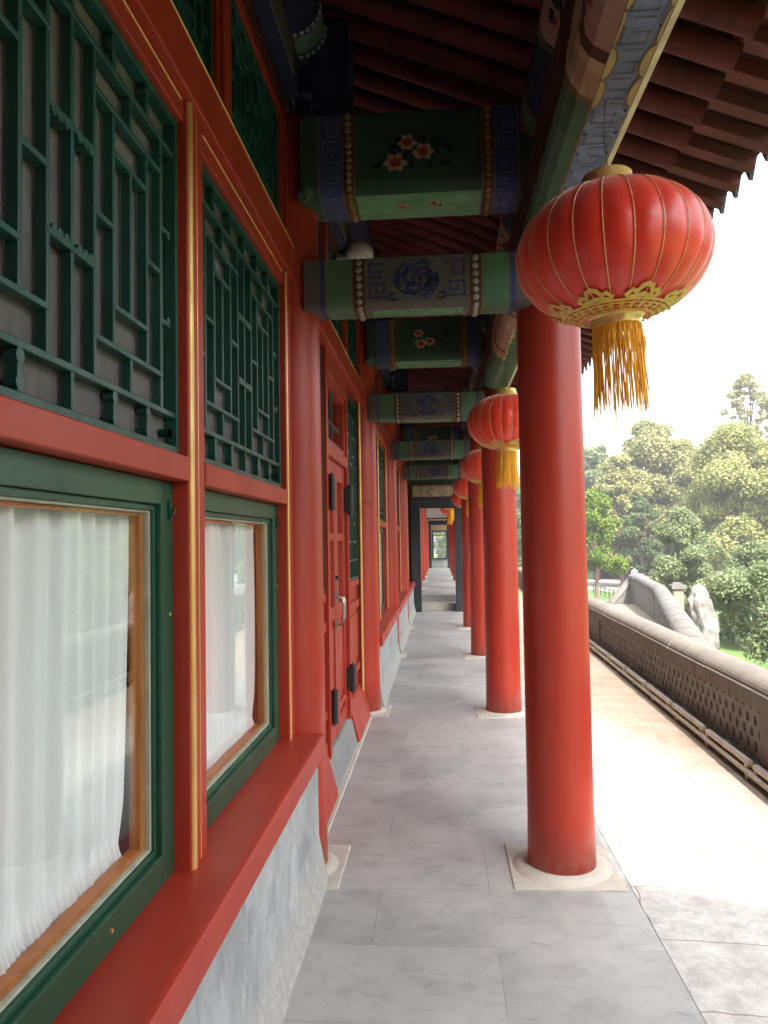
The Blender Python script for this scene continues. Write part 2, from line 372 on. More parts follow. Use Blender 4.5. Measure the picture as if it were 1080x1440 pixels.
# ------------------------------------------------------------------ mesh helper
class MB:
    def __init__(s): s.v = []; s.f = []; s.mi = []; s.mats = []; s.sm = []
    def _m(s, m):
        if m not in s.mats: s.mats.append(m)
        return s.mats.index(m)
    def face(s, pts, m, smooth=False):
        b = len(s.v); s.v += [tuple(p) for p in pts]
        s.f.append(tuple(range(b, b+len(pts)))); s.mi.append(s._m(m)); s.sm.append(smooth)
    def grid(s, rows, m, closed_u=False, smooth=True, flip=False):
        """rows: list of equal-length point lists"""
        b = len(s.v); nu = len(rows[0]); k = s._m(m)
        for r in rows: s.v += [tuple(p) for p in r]
        for i in range(len(rows)-1):
            for j in range(nu if closed_u else nu-1):
                a = b+i*nu+j; c = b+i*nu+(j+1) % nu
                q = (a, c, c+nu, a+nu)
                s.f.append(q[::-1] if flip else q); s.mi.append(k); s.sm.append(smooth)
    def box(s, x0, x1, y0, y1, z0, z1, m):
        k = s._m(m); b = len(s.v)
        s.v += [(x, y, z) for z in (z0, z1) for y in (y0, y1) for x in (x0, x1)]
        for q in ((0, 2, 3, 1), (4, 5, 7, 6), (0, 1, 5, 4), (2, 6, 7, 3), (0, 4, 6, 2), (1, 3, 7, 5)):
            s.f.append(tuple(b+i for i in q)); s.mi.append(k); s.sm.append(False)
    def prism(s, poly, fn, a0, a1, m, smooth=False):
        """poly 2d list, fn(p, a)->3d"""
        n = len(poly); k = s._m(m); b = len(s.v)
        s.v += [tuple(fn(p, a0)) for p in poly]+[tuple(fn(p, a1)) for p in poly]
        for i in range(n):
            j = (i+1) % n
            s.f.append((b+i, b+j, b+n+j, b+n+i)); s.mi.append(k); s.sm.append(smooth)
        s.f.append(tuple(b+i for i in range(n))[::-1]); s.mi.append(k); s.sm.append(False)
        s.f.append(tuple(b+n+i for i in range(n))); s.mi.append(k); s.sm.append(False)
    def tube(s, path, r, m, n=8, caps=True):
        path = [Vector(p) for p in path]; rows = []
        rr = r if hasattr(r, '__len__') else [r]*len(path)
        up = Vector((0.13, 0.07, 1)).normalized()
        for i, p in enumerate(path):
            d = (path[min(i+1, len(path)-1)]-path[max(i-1, 0)]).normalized()
            if abs(d.dot(up)) > .95: a = d.cross(Vector((1, 0.1, 0))).normalized()
            else: a = d.cross(up).normalized()
            c = d.cross(a)
            rows.append([p+(a*math.cos(2*math.pi*j/n)+c*math.sin(2*math.pi*j/n))*rr[i] for j in range(n)])
        s.grid(rows, m, closed_u=True, flip=True)
        if caps:
            s.face(rows[0][::-1], m); s.face(rows[-1], m)
    def lathe(s, prof, c, m, n=32, flip=False):
        rows = [[(c[0]+r*math.cos(2*math.pi*j/n), c[1]+r*math.sin(2*math.pi*j/n), c[2]+z) for j in range(n)] for r, z in prof]
        s.grid(rows, m, closed_u=True, flip=flip)
    def disc(s, c, r, nrm, m, h=.004, n=12, sx=1, sy=1, ax=None):
        nrm = Vector(nrm).normalized(); c = Vector(c)
        a = Vector(ax).normalized() if ax else nrm.orthogonal().normalized()
        b = nrm.cross(a)
        ring = [c+(a*math.cos(2*math.pi*j/n)*sx+b*math.sin(2*math.pi*j/n)*sy)*r for j in range(n)]
        ring2 = [c+(a*math.cos(2*math.pi*j/n)*sx+b*math.sin(2*math.pi*j/n)*sy)*r*.6+nrm*h for j in range(n)]
        s.grid([ring, ring2], m, closed_u=True); s.face(ring2, m, True)
    def build(s, name, parent=None, bevel=0, weld=False, loc=None):
        me = bpy.data.meshes.new(name); me.from_pydata(s.v, [], s.f)
        for m in s.mats: me.materials.append(M[m])
        me.polygons.foreach_set('material_index', s.mi)
        me.polygons.foreach_set('use_smooth', s.sm); me.update()
        if weld:
            bm = bmesh.new(); bm.from_mesh(me); bmesh.ops.remove_doubles(bm, verts=bm.verts, dist=1e-5); bm.to_mesh(me); bm.free()
        o = bpy.data.objects.new(name, me); COL.objects.link(o)
        if parent is not None:
            o.parent = parent
            if loc is None: pass
        if loc: o.location = loc
        if bevel:
            bv = o.modifiers.new('bevel', 'BEVEL'); bv.width = bevel; bv.segments = 2; bv.limit_method = 'ANGLE'
            bv.angle_limit = R(40)
        return o
def tag(o, label=None, cat=None, group=None, kind=None):
    if label: o['label'] = label
    if cat: o['category'] = cat
    if group: o['group'] = group
    if kind: o['kind'] = kind
    return o
def empty(name, loc=(0, 0, 0)):
    o = bpy.data.objects.new(name, None); o.empty_display_size = .2; COL.objects.link(o); o.location = loc; return o
def copy_tree(o, parent=None, dz=None):
    c = o.copy(); COL.objects.link(c)
    if parent is not None: c.parent = parent
    for ch in list(o.children): copy_tree(ch, c)
    return c

BAY = 3.16; Y0 = .29                      # column lines at Y0 + n*BAY
def CY(n): return Y0+n*BAY
XC = .53                                   # outer column line
XW = -.70                                  # wall column line

# ------------------------------------------------------------------ the setting
g = MB(); g.box(-60, 140, -60, 260, -2.7, -2.5, 'lawn'); tag(g.build('lawn_ground'), kind='structure')
g = MB(); g.box(-.72, .789, -16, 16.55, -.20, 0, 'floor'); tag(g.build('walkway_floor'), kind='structure')
g = MB(); g.box(.794, 2.16, -16, 30, -.24, -.004, 'terrace'); g.box(.66, 2.14, -16, 30, -2.5, -.24, 'stairst')
tag(g.build('terrace_floor'), kind='structure')
g = MB(); g.box(-.72, .789, 16.55, 33.6, -.2, .30, 'floor')
g.box(-.60, .78, 16.22, 16.547, -.2, .15, 'base')
tag(g.build('upper_walkway_floor'), kind='structure')

# ------------------------------------------------------------------ timber hall
hall = tag(empty('timber_hall', (0, 0, 0)), 'long red timber hall with green lattice windows, painted beams and deep eaves along the walkway', 'building')

def fret_bars(mb, rects, x0, x1, m):
    for (y0, y1, z0, z1) in rects: mb.box(x0, x1, y0, y1, z0, z1, m)

def lattice(y0, y1, z0=1.757, z1=2.622, xf=-.690, xb=-.714, seed=0):
    """green lattice panel with frame; 10 grid units either side of a centre line"""
    mb = MB(); yc = (y0+y1)/2; u = (y1-y0)/11.9
    k = (z1-z0)/(2.66-1.757)
    Z = lambda z: z0+(z-1.757)*k
    Y = lambda i: yc+(i-5)*u
    w = .0066
    def vb(i, za, zb, s=1.0):
        d = .0006*((i*7) % 3)
        mb.box(xb, xf-d, Y(i)-w*s, Y(i)+w*s, Z(za), Z(zb), 'teal')
    def hb(ia, ib, z, s=1.0):
        mb.box(xb+.001, xf+.0015, (y0-.001) if ia < -.5 else Y(ia)-w*.6, (y1+.001) if ib > 10.5 else Y(ib)+w*.6, Z(z)-w*s, Z(z)+w*s, 'teal')
    zc, zb2, zb1, zkb, zr, zk, zh2, zh1, zh0 = 1.843, 1.937, 2.03, 2.085, 2.208, 2.335, 2.385, 2.479, 2.572
    hb(-1, 11, zc, 1.15); hb(-1, 11, zh0, 1.15)
    for s in (1, -1):
        m_ = lambda i: 5+s*(i-5)
        def hh(a, b, z): hb(min(m_(a), m_(b)), max(m_(a), m_(b)), z)
        hh(6, 10, zb2); hh(6, 10, zh1); hh(7, 9, zb1); hh(7, 9, zh2)
        hh(6, 7, zr); hh(9, 10, zr)
        vb(m_(6), zc, zh0); vb(m_(7), zb2, zh1); vb(m_(9), zb2, zh1); vb(m_(10), zc, zh0)
        vb(m_(8), zb1, zh2); vb(m_(8), zc, zb2); vb(m_(8), zh1, zh0)
        for i in (7, 9):
            vb(m_(i), 1.757, zc); vb(m_(i), zh0, 2.66)
            # scalloped bulges on the stubs
            for zz in (1.775, 1.822): mb.tube([(xb+.002, Y(m_(i)), Z(zz)), (xf+.001, Y(m_(i)), Z(zz))], .0135, 'teal', 8)
            for zz in (2.60, 2.642): mb.tube([(xb+.002, Y(m_(i)), Z(zz)), (xf+.001, Y(m_(i)), Z(zz))], .0135, 'teal', 8)
        for zz, sg in ((zk, -1), (zkb, 1)):
            hh(5, 6, zz)
            for fr in (.28, .55, .8):
                yy = Y(5)+s*u*fr
                mb.tube([(xb+.002, yy, Z(zz)+sg*.008), (xf+.001, yy, Z(zz)+sg*.008)], [.011, .011], 'teal', 8)
            e = Y(m_(10))+s*u*.35
            mb.box(xb, xf, min(e-.03, e+.03), max(e-.03, e+.03), Z(zz)-w, Z(zz)+w, 'teal')
            mb.tube([(xb, e+s*.015, Z(zz)+sg*.008), (xf+.001, e+s*.015, Z(zz)+sg*.008)], .011, 'teal', 8)
            mb.tube([(xb, e+s*.02, Z(1.79)), (xf+.001, e+s*.02, Z(1.79))], .012, 'teal', 8)
    vb(5, 1.757, 2.66)
    fw = .020
    mb.box(xb-.004, xf+.006, y0-fw, y0, z0-fw, z1+fw, 'teal'); mb.box(xb-.004, xf+.006, y1, y1+fw, z0-fw, z1+fw, 'teal')
    mb.box(xb-.004, xf+.006, y0, y1, z0-fw, z0, 'teal'); mb.box(xb-.004, xf+.006, y0, y1, z1, z1+fw, 'teal')
    return mb

def curtain(y0, y1, z0, z1, x=-.80, seed=0, gap_r=.05):
    rnd = random.Random(seed)
    mb = MB(); n = int((y1-y0)/.004); ph = [rnd.uniform(0, 6.28) for _ in range(6)]
    rows = []
    nz = 26
    for k in range(nz+1):
        t = k/nz; z = z0+(z1-z0)*t; row = []
        for j in range(n+1):
            y = y0+(y1-y0)*j/n
            a = y*62+ph[0]+1.4*math.sin(y*9+ph[1])+.5*math.sin(t*2.2+ph[3]+y*4)
            d = .013*math.sin(a)+.005*math.sin(2.3*a+ph[2])+.006*math.sin(y*23+ph[4]+t*.8)
            d *= .22+.78*min(1, max(0, (t-.02)/.16))
            # gathered hem near the bottom
            hem = math.exp(-((t-.035)/.022)**2)
            d += hem*.008*math.sin(y*310+ph[5])+hem*.010
            d += .0035*math.sin(y*170+t*3)*math.exp(-((t-.98)/.03)**2)
            # right edge swings back toward the bottom
            row.append((x+d, y-(.05*(1-t)**2*0 + (.05*t*(1-t)+.055*(1-t)**3)*((y-y0)/(y1-y0))**6), z))
        rows.append(row)
    mb.grid(rows, 'curtain', flip=True)
    return mb

def window_unit(y0, y1, seed, zb=.653, zt=1.665):
    """lower green casement with glass, wooden sash and curtain, plus the lattice above"""
    fr = MB(); w = .085; X1 = -.703
    # frame with stepped inner moulding
    for (a, b, c, d) in ((y0, y0+w, zb, zt), (y1-w, y1, zb, zt), (y0+w, y1-w, zb, zb+.075), (y0+w, y1-w, zt-.062, zt)):
        fr.box(-.76, X1, a, b, c, d, 'green')
    s = .016
    for (a, b, c, d) in ((y0+w, y0+w+s, zb+.075, zt-.062), (y1-w-s, y1-w, zb+.075, zt-.062), (y0+w+s, y1-w-s, zb+.075, zb+.075+s), (y0+w+s, y1-w-s, zt-.062-s, zt-.062)):
        fr.box(-.755, X1-.014, a, b, c, d, 'green')
    o2 = .006
    for (a, b, c, d) in ((y0+w+s, y0+w+s+o2, zb+.091, zt-.078), (y1-w-s-o2, y1-w-s, zb+.091, zt-.078), (y0+w+s+o2, y1-w-s-o2, zb+.091, zb+.097), (y0+w+s+o2, y1-w-s-o2, zt-.084, zt-.078)):
        fr.box(-.75, X1-.022, a, b, c, d, 'putty')
    f = fr.build('window', hall, bevel=.003)
    gy0, gy1, gz0, gz1 = y0+w+s+o2, y1-w-s-o2, zb+.097, zt-.084
    p = MB(); p.box(-.737, -.734, gy0-.004, gy1+.004, gz0-.004, gz1+.004, 'glass'); p.build('pane', f)
    sa = MB(); q = .030
    for (a, b, c, d) in ((gy0-.003, gy0+q, gz0-.003, gz1), (gy1-q, gy1+.003, gz0-.003, gz1), (gy0+q, gy1-q, gz0-.003, gz0+.014), (gy0+q, gy1-q, gz1-.008, gz1)):
        sa.box(-.768, -.739, a, b, c, d, 'wood')
    sa.build('inner_sash', f, bevel=.002)
    curtain(gy0-.02, gy1-.024, gz0-.022, gz1-.002, -.786, seed).build('curtain', f)
    la = MB()   # small latch plates at the upper corners
    for yy in (y1-.032,):
        la.box(X1, X1+.006, yy-.009, yy+.009, zt-.10, zt-.05, 'green')
        la.tube([(X1+.006, yy, zt-.088), (X1+.012, yy, zt-.088), (X1+.012, yy+.008, zt-.07)], .004, 'iron', 6)
    la.build('latch', f)
    for (yy, zz) in ((y1-.032, 1.32), (y1-.38, zb+.04)):
        la = MB(); la.tube([(X1-.002, yy, zz), (X1+.004, yy, zz)], .0045, 'gold', 8); la.build('screw_head', f)
    lt = lattice(y0+.022, y1-.022).build('lattice_panel', hall, bevel=.0022)
    sc = MB(); sc.box(-.735, -.7195, y0, y1, 1.74, 2.64, 'screen'); sc.build('screen_cloth', lt)

def red_frames(Ya, Yb, posts, beads, wins, bay):
    """horizontal rails, sill, lintel and posts of one bay (Ya..Yb = faces of its columns)"""
    for (a, b) in wins:
        mb = MB(); mb.box(-.78, -.655, a-.002, b+.002, 1.667, 1.732, 'red'); mb.build('window_rail', hall, bevel=.004)
        mb = MB(); mb.box(-.78, -.668, a-.002, b+.002, 2.643, 2.705, 'red'); mb.build('top_rail', hall, bevel=.004)
    for (a, b) in posts:
        pm = MB(); pm.box(-.80, -.660, a, b, .648, 2.705, 'red'); po = pm.build('window_post', hall, bevel=.004)
        gs = MB()
        for (c, d, xx) in beads:
            if a-.005 <= c <= b+.005: gs.tube([(xx, (c+d)/2, .650), (xx, (c+d)/2, 2.703)], (d-c)/2, 'gold', 8)
        if gs.v: gs.build('gilt_bead', po)
    li = MB(); li.box(-.80, -.640, Ya, Yb, 2.706, 2.862, 'red'); lo = li.build('lintel', hall, bevel=.005)
    gl = MB()
    for z in (2.853,): gl.tube([(-.6395, Ya+.01, z), (-.6395, Yb-.01, z)], .003, 'gold', 6)
    for (a, b) in wins: gl.tube([(-.6675, a+.02, 2.694), (-.6675, b-.02, 2.694)], .003, 'gold', 6)
    gl.build('gilt_line', lo)
    # transom zone above the lintel
    tr = MB(); tr.box(-.80, -.655, Ya, Yb, 3.49, 3.60, 'red_dark')
    n = 3; wd = (Yb-Ya)/n
    for k in range(n+1):
        yy = Ya+k*wd
        a, b = max(Ya, yy-.045), min(Yb, yy+.045)
        tr.box(-.79, -.665, a, b, 2.863, 3.489, 'red2')
    for k in range(n):
        a, b = Ya+k*wd+.045, Ya+(k+1)*wd-.045
        tr.box(-.785, -.680, a, b, 2.863, 2.895, 'red2'); tr.box(-.785, -.680, a, b, 3.45, 3.489, 'red2')
        for (c, d) in ((a, a+.03), (b-.03, b)): tr.box(-.785, -.680, c, d, 2.896, 3.449, 'red2')
    tr.build('transom_frame', hall, bevel=.003)
    for k in range(n):
        a, b = Ya+k*wd+.075, Ya+(k+1)*wd-.075
        l = lattice(a+.02, b-.02, 2.918, 3.427, -.700, -.722).build('transom_lattice', hall)
        s = MB(); s.box(-.76, -.728, a-.002, b+.002, 2.896, 3.45, 'screen'); s.build('screen_cloth', l)

def sill_and_dado(Ya, Yb, Ys0=None, Ys1=None):
    sl = MB()
    poly = [(-.80, .575), (-.535, .556), (-.527, .562), (-.527, .636), (-.532, .648), (-.545, .651), (-.80, .651)]
    sl.prism(poly, lambda p, a: (p[0], a, p[1]), Ys0 or Ya, Ys1 or Yb, 'red')
    sl.build('window_sill', hall, bevel=.002)
    d = MB()
    prof = [(-.80, .572), (-.56, .553), (-.56, .20), (-.548, .14), (-.53, .06), (-.518, .0), (-.80, -.1)]
    n = 40; rows = []
    rng = random.Random(int(Ya*10))
    ys = [Ya+(Yb-Ya)*i/n for i in range(n+1)]
    for (x, z) in prof[1:6]:
        rows.append([(x+(.006*noise.noise(Vector((0, y*2.5, z*5))) if x > -.79 else 0), y, z) for y in ys])
    d.grid(rows, 'dado', smooth=True, flip=True)
    d.face([(p[0], Yb, p[1]) for p in prof], 'dado'); d.face([(p[0], Ya, p[1]) for p in prof][::-1], 'dado')
    d.build('dado_wall', hall)

def window_bay(n, c0=None):
    ya, yb = CY(n), CY(n+1); Ya, Yb = ya+.11, yb-.11
    if n == 0: w1, w2 = (.80, 1.932), (2.072, 3.215); pm = (1.934, 2.070)
    else:
        c = (ya+yb)/2; w1 = (c-1.20, c-.07); w2 = (c+.07, c+1.20); pm = (w1[1]+.002, w2[0]-.002)
    posts = [(Ya, w1[0]-.002), pm, (w2[1]+.002, Yb)]
    beads = [(pm[0]+.006, pm[0]+.030, -.662), (pm[0]+.078, pm[0]+.082, -.6605), (w2[1]+.014, w2[1]+.030, -.662), (w1[0]-.030, w1[0]-.014, -.662)]
    red_frames(Ya, Yb, posts, beads, (w1, w2), n)
    for k, w in enumerate((w1, w2)): window_unit(w[0], w[1], 11+n*3+k)
    sill_and_dado(ya+.02 if n != 2 else ya+.13, yb-.11)

window_bay(-1); window_bay(0); window_bay(2); window_bay(3); window_bay(4)

# ---- the door bay (between the second and third column lines)
def door_bay():
    ya, yb = CY(1), CY(2); Ya, Yb = ya+.11, yb-.11; c = (ya+yb)/2
    li = MB(); li.box(-.80, -.640, Ya, Yb, 2.706, 2.862, 'red'); lo = li.build('lintel', hall, bevel=.005)
    gl = MB()
    for z in (2.853,): gl.tube([(-.6395, Ya+.01, z), (-.6395, Yb-.01, z)], .003, 'gold', 6)
    gl.build('gilt_line', lo)
    dl, dr = c-.47, c+.47
    fr = MB()
    for (a, b) in ((Ya, Ya+.12), (dl-.07, dl-.002), (dr+.002, dr+.05), (Yb-.14, Yb)): fr.box(-.80, -.672, a, b, .20, 2.704, 'red')
    fr.box(-.80, -.672, dl-.002, dr+.002, 2.045, 2.12, 'red'); fr.box(-.80, -.672, dl-.002, dr+.002, 2.56, 2.704, 'red')
    fo = fr.build('door_frame', hall, bevel=.004)
    gs = MB()
    for yy in (Ya+.125, Yb-.145): gs.tube([(-.672, yy, .24), (-.672, yy, 2.70)], .013, 'gold', 8)
    gs.build('gilt_bead', fo)
    # transom light over the door
    tm = MB()
    for (a, b, z0, z1) in ((dl, dl+.05, 2.122, 2.558), (dr-.05, dr, 2.122, 2.558), (dl+.05, dr-.05, 2.122, 2.165), (dl+.05, dr-.05, 2.515, 2.558)):
        tm.box(-.76, -.69, a, b, z0, z1, 'red2')
    tm.box(-.755, -.715, c-.008, c+.008, 2.165, 2.515, 'b_taupe'); tm.box(-.755, -.72, dl+.05, dr-.05, 2.30, 2.316, 'b_taupe')
    to = tm.build('door_transom', hall, bevel=.003)
    p = MB(); p.box(-.738, -.735, dl+.04, dr-.04, 2.155, 2.525, 'glass'); p.build('pane', to)
    # two leaves
    for (a, b, s) in ((dl+.002, c-.003, 1), (c+.003, dr-.002, -1)):
        m = MB(); st = .085; x0, x1 = -.745, -.700
        z0, z1 = .215, 2.04
        m.box(x0, x1, a, a+st, z0, z1, 'red'); m.box(x0, x1, b-st, b, z0, z1, 'red')
        for (p0, p1) in ((z0, z0+.10), (.36, .40), (.985, 1.075), (1.51, 1.56), (z1-.12, z1)):
            m.box(x0, x1-.0015, a+st, b-st, p0, p1, 'red')
        m.box(x0+.008, x1-.018, a+st, b-st, z0+.10, .985, 'red2')
        m.box(x0+.008, x1-.008, a+st+.03, b-st-.03, .45, .94, 'red')
        o = m.build('door', hall, bevel=.004)
        for (p0, p1) in ((1.075, 1.51), (1.56, z1-.12)):
            g_ = MB(); g_.box(-.727, -.724, a+st-.004, b-st+.004, p0-.004, p1+.004, 'glass'); g_.build('pane', o)
        curtain(a+st-.01, b-st+.01, 1.06, z1-.11, -.765, int(a*10)).build('curtain', o)
        hy = a-.012 if s == 1 else b+.012
        for (h0, h1) in ((1.70, 1.92), (.40, .60)):
            h = MB(); h.tube([(-.655, hy, h0), (-.655, hy, h1)], .022, 'iron', 12)
            h.tube([(-.655, hy, h0-.012), (-.655, hy, h1+.012)], .006, 'iron', 6)
            h.box(-.70, -.66, min(hy, hy+s*.03), max(hy, hy+s*.03), h0+.02, h1-.02, 'iron'); h.build('hinge', o)
        hd = MB(); yy = (b-.035) if s == 1 else (a+.035)
        hd.tube([(-.70, yy, 1.13), (-.655, yy, 1.12), (-.650, yy, 1.08), (-.650, yy, .99), (-.660, yy, .95), (-.70, yy, .94)], .008, 'steel', 8)
        hd.box(-.70, -.694, yy-.016, yy+.016, 1.09, 1.16, 'steel'); hd.box(-.70, -.694, yy-.016, yy+.016, .90, .965, 'steel')
        if s == 1:
            hd.tube([(-.69, yy, 1.17), (-.69, yy, 1.28)], .004, 'steel', 6); hd.box(-.70, -.68, yy-.008, yy+.008, 1.25, 1.275, 'iron')
            hd.tube([(-.648, yy, 1.04), (-.646, yy+.03, 1.035), (-.648, yy+.07, 1.04)], .006, 'steel', 8)
        hd.build('handle', o)
    # side panels with a narrow lattice
    for (a, b) in ((Ya+.14, dl-.072), (dr+.052, Yb-.16)):
        l = lattice(a+.03, b-.03, 1.215, 2.64, -.700, -.722).build('lattice_panel', hall)
        s = MB(); s.box(-.765, -.728, a, b, 1.19, 2.70, 'screen'); s.build('screen_cloth', l)
        m = MB()
        m.box(-.76, -.690, a, b, 1.14, 1.19, 'red'); m.box(-.76, -.690, a, b, .96, 1.02, 'red'); m.box(-.76, -.690, a, b, .2, .30, 'red')
        m.box(-.76, -.690, a, b, .44, .49, 'red')
        m.box(-.755, -.712, a, b, .30, .44, 'red2'); m.box(-.755, -.712, a, b, .49, .96, 'red2'); m.box(-.755, -.712, a, b, 1.02, 1.14, 'red2')
        m.box(-.75, -.702, a+.05, b-.05, .54, .91, 'red')
        m.build('side_panel', hall, bevel=.003)
    # flared apron boards and the stone threshold between them
    for (a, b) in ((Ya, dl-.12), (dr+.10, Yb)):
        m = MB(); m.prism([(-.80, 0), (-.622, 0), (-.626, .03), (-.685, .26), (-.80, .26)], lambda p, t: (p[0], t, p[1]), a, b, 'red')
        m.build('apron_board', hall, bevel=.003)
    m = MB(); m.prism([(-.80, 0), (-.636, 0), (-.640, .02), (-.674, .17), (-.69, .205), (-.80, .212)], lambda p, t: (p[0], t, p[1]), dl-.115, dr+.095, 'step')
    m.build('threshold', hall, bevel=.006)
    m = MB(); m.prism([(-.8, 0), (-.60, 0), (-.605, .006), (-.8, .006)], lambda p, t: (p[0], t, p[1]), Ya, Yb, 'base')
    m.build('mortar_edge', hall)
    m = MB(); m.tube([(-.66, Yb-.13, 1.83), (-.62, Yb-.12, 1.835), (-.59, Yb-.11, 1.825), (-.585, Yb-.11, 1.80)], .0035, 'iron', 6); m.build('wire_hook', hall)
    # transom zone
    tr = MB(); tr.box(-.80, -.655, Ya, Yb, 3.49, 3.60, 'red_dark')
    n = 3; wd = (Yb-Ya)/n
    for k in range(n+1):
        yy = Ya+k*wd; a, b = max(Ya, yy-.045), min(Yb, yy+.045); tr.box(-.79, -.665, a, b, 2.863, 3.489, 'red2')
    tr.box(-.785, -.68, Ya, Yb, 2.864, 2.894, 'red2')
    tr.build('transom_frame', hall, bevel=.003)
    for k in range(n):
        a, b = Ya+k*wd+.046, Ya+(k+1)*wd-.046
        l = lattice(a+.02, b-.02, 2.918, 3.465, -.700, -.722).build('transom_lattice', hall)
        s = MB(); s.box(-.76, -.728, a-.002, b+.002, 2.896, 3.489, 'screen'); s.build('screen_cloth', l)
door_bay()

# ---- solid wall core, hall interior and back
m = MB()
m.box(-4.2, -4.0, -16, 17, -.2, 5.4, 'dark'); m.box(-4.0, -.72, -6, 17, -.15, -.02, 'dark')
m.box(-4.0, -.80, -6, 17, 3.62, 3.70, 'dark'); m.box(-4.0, .8, -16.2, -16.0, -.2, 5, 'dark')
m.box(-4.0, -.72, 16.40, 17.0, -.2, 4.2, 'plaster'); m.box(-.80, -.72, -16, CY(-1)-.15, 0, 3.6, 'red')
m.build('interior_wall', hall)
m = MB(); m.box(.85, 3.0, -9, -2.5, -2.5, 7.0, 'red2'); m.build('shade_wing_wall', hall)  # unseen wing, added behind the camera to cast shade on the terrace
m = MB(); m.prism([(.4, 7.0), (3.15, 7.0), (3.15, 7.35), (1.9, 8.1), (.4, 7.8)], lambda p, t: (p[0], t, p[1]), -9, -2.3, 'tile'); m.build('shade_wing_roof', hall)  # unseen roof of the added wing, throws the shadow edge over the slabs

# ---- painted cross beams
def beam_profile(yn, yf, zb, zt, r):
    """points (y,z) from the top of the near face down and round to the top of the far face; with arc-length"""
    pts = [(yn, zt)]
    for k in range(7):
        a = math.pi/2*k/6; pts.append((yn+r-r*math.cos(a), zb+r-r*math.sin(a)))
    for k in range(7):
        a = math.pi/2*k/6; pts.append((yf-r+r*math.sin(a), zb+r-r*math.cos(a)))
    pts.append((yf, zt)); return pts
class Surf:
    def __init__(s, pts):
        s.p = [Vector((0, y, z)) for y, z in pts]; s.L = [0]
        for a, b in zip(s.p, s.p[1:]): s.L.append(s.L[-1]+(b-a).length)
    def at(s, u, t, off=0):
        t = max(0, min(t, s.L[-1]-1e-6))
        for i in range(len(s.p)-1):
            if t <= s.L[i+1]:
                a, b = s.p[i], s.p[i+1]; f = (t-s.L[i])/max(1e-9, s.L[i+1]-s.L[i]); q = a.lerp(b, f)
                d = (b-a).normalized(); n = Vector((0, -d.z*-1, -d.y)) if False else Vector((0, d.z, -d.y))
                return Vector((u, q.y, q.z))+n*off
        return None
def surf_strip(mb, S, x0, x1, t0, t1, m, off=0.0):
    ts = [t0]+[l for l in S.L if t0 < l < t1]+[t1]
    mb.grid([[S.at(x0, t, off), S.at(x1, t, off)] for t in ts], m, smooth=True, flip=False)
def surf_poly(mb, S, pts, m, off=.0015, fm=None):
    f = fm or (lambda u, t, o: S.at(u, t, o))
    mb.face([f(u, t, off) for (u, t) in pts], m)
def polyline(mb, S, pts, w, m, off=.0015, fm=None):
    f = fm or (lambda u, t, o: S.at(u, t, o))
    for (a, b) in zip(pts, pts[1:]):
        dx, dy = b[0]-a[0], b[1]-a[1]; L = math.hypot(dx, dy) or 1; nx, ny = -dy/L*w/2, dx/L*w/2; ex, ey = dx/L*w/2, dy/L*w/2
        q = [(a[0]-ex+nx, a[1]-ey+ny), (a[0]-ex-nx, a[1]-ey-ny), (b[0]+ex-nx, b[1]+ey-ny), (b[0]+ex+nx, b[1]+ey+ny)]
        mb.face([f(u, t, off) for (u, t) in q], m)
def flower(mb, S, cx, ct, r, rnd, f=None, sy=.8):
    n = 6; off = .002+rnd.uniform(0, .0006)
    for k in range(n):
        a = 2*math.pi*k/n+rnd.uniform(-.2, .2); pa = []
        for j in range(8):
            b = 2*math.pi*j/8
            u = r*.60+r*.42*math.cos(b); v = r*.34*math.sin(b)
            pa.append((cx+(u*math.cos(a)-v*math.sin(a)), ct+(u*math.sin(a)+v*math.cos(a))*sy))
        surf_poly(mb, S, pa, 'b_petal', off+k*.0002, f)
    surf_poly(mb, S, [(cx+r*.45*math.cos(2*math.pi*j/9)*(1+.2*(j % 2)), ct+r*.45*math.sin(2*math.pi*j/9)*sy*(1+.2*(j % 2))) for j in range(9)], 'b_heart', off+.0016, f)
def leafp(mb, S, cx, ct, r, a, f=None):
    pa = [(cx+r*math.cos(t)*math.cos(a)-r*.45*math.sin(t)*math.sin(a), ct+r*math.cos(t)*math.sin(a)+r*.45*math.sin(t)*math.cos(a)) for t in [2*math.pi*j/7 for j in range(7)]]
    surf_poly(mb, S, pa, 'b_leaf', .0012, f)
def meander(mb, S, x0, x1, t0, t1, m, w=.006):
    """squared spirals stacked along t inside a band"""
    wd = x1-x0; h = wd*.95; t = t0+h*.1; k = 0
    while t+h*.9 < t1:
        a, b = x0+wd*.16, x1-wd*.16
        P = [(a, t), (b, t), (b, t+h*.75), (a+wd*.22, t+h*.75), (a+wd*.22, t+h*.30), (b-wd*.24, t+h*.30), (b-wd*.24, t+h*.5)]
        if k % 2: P = [(x0+x1-u, v) for (u, v) in P]
        polyline(mb, S, P, w, m); t += h; k += 1

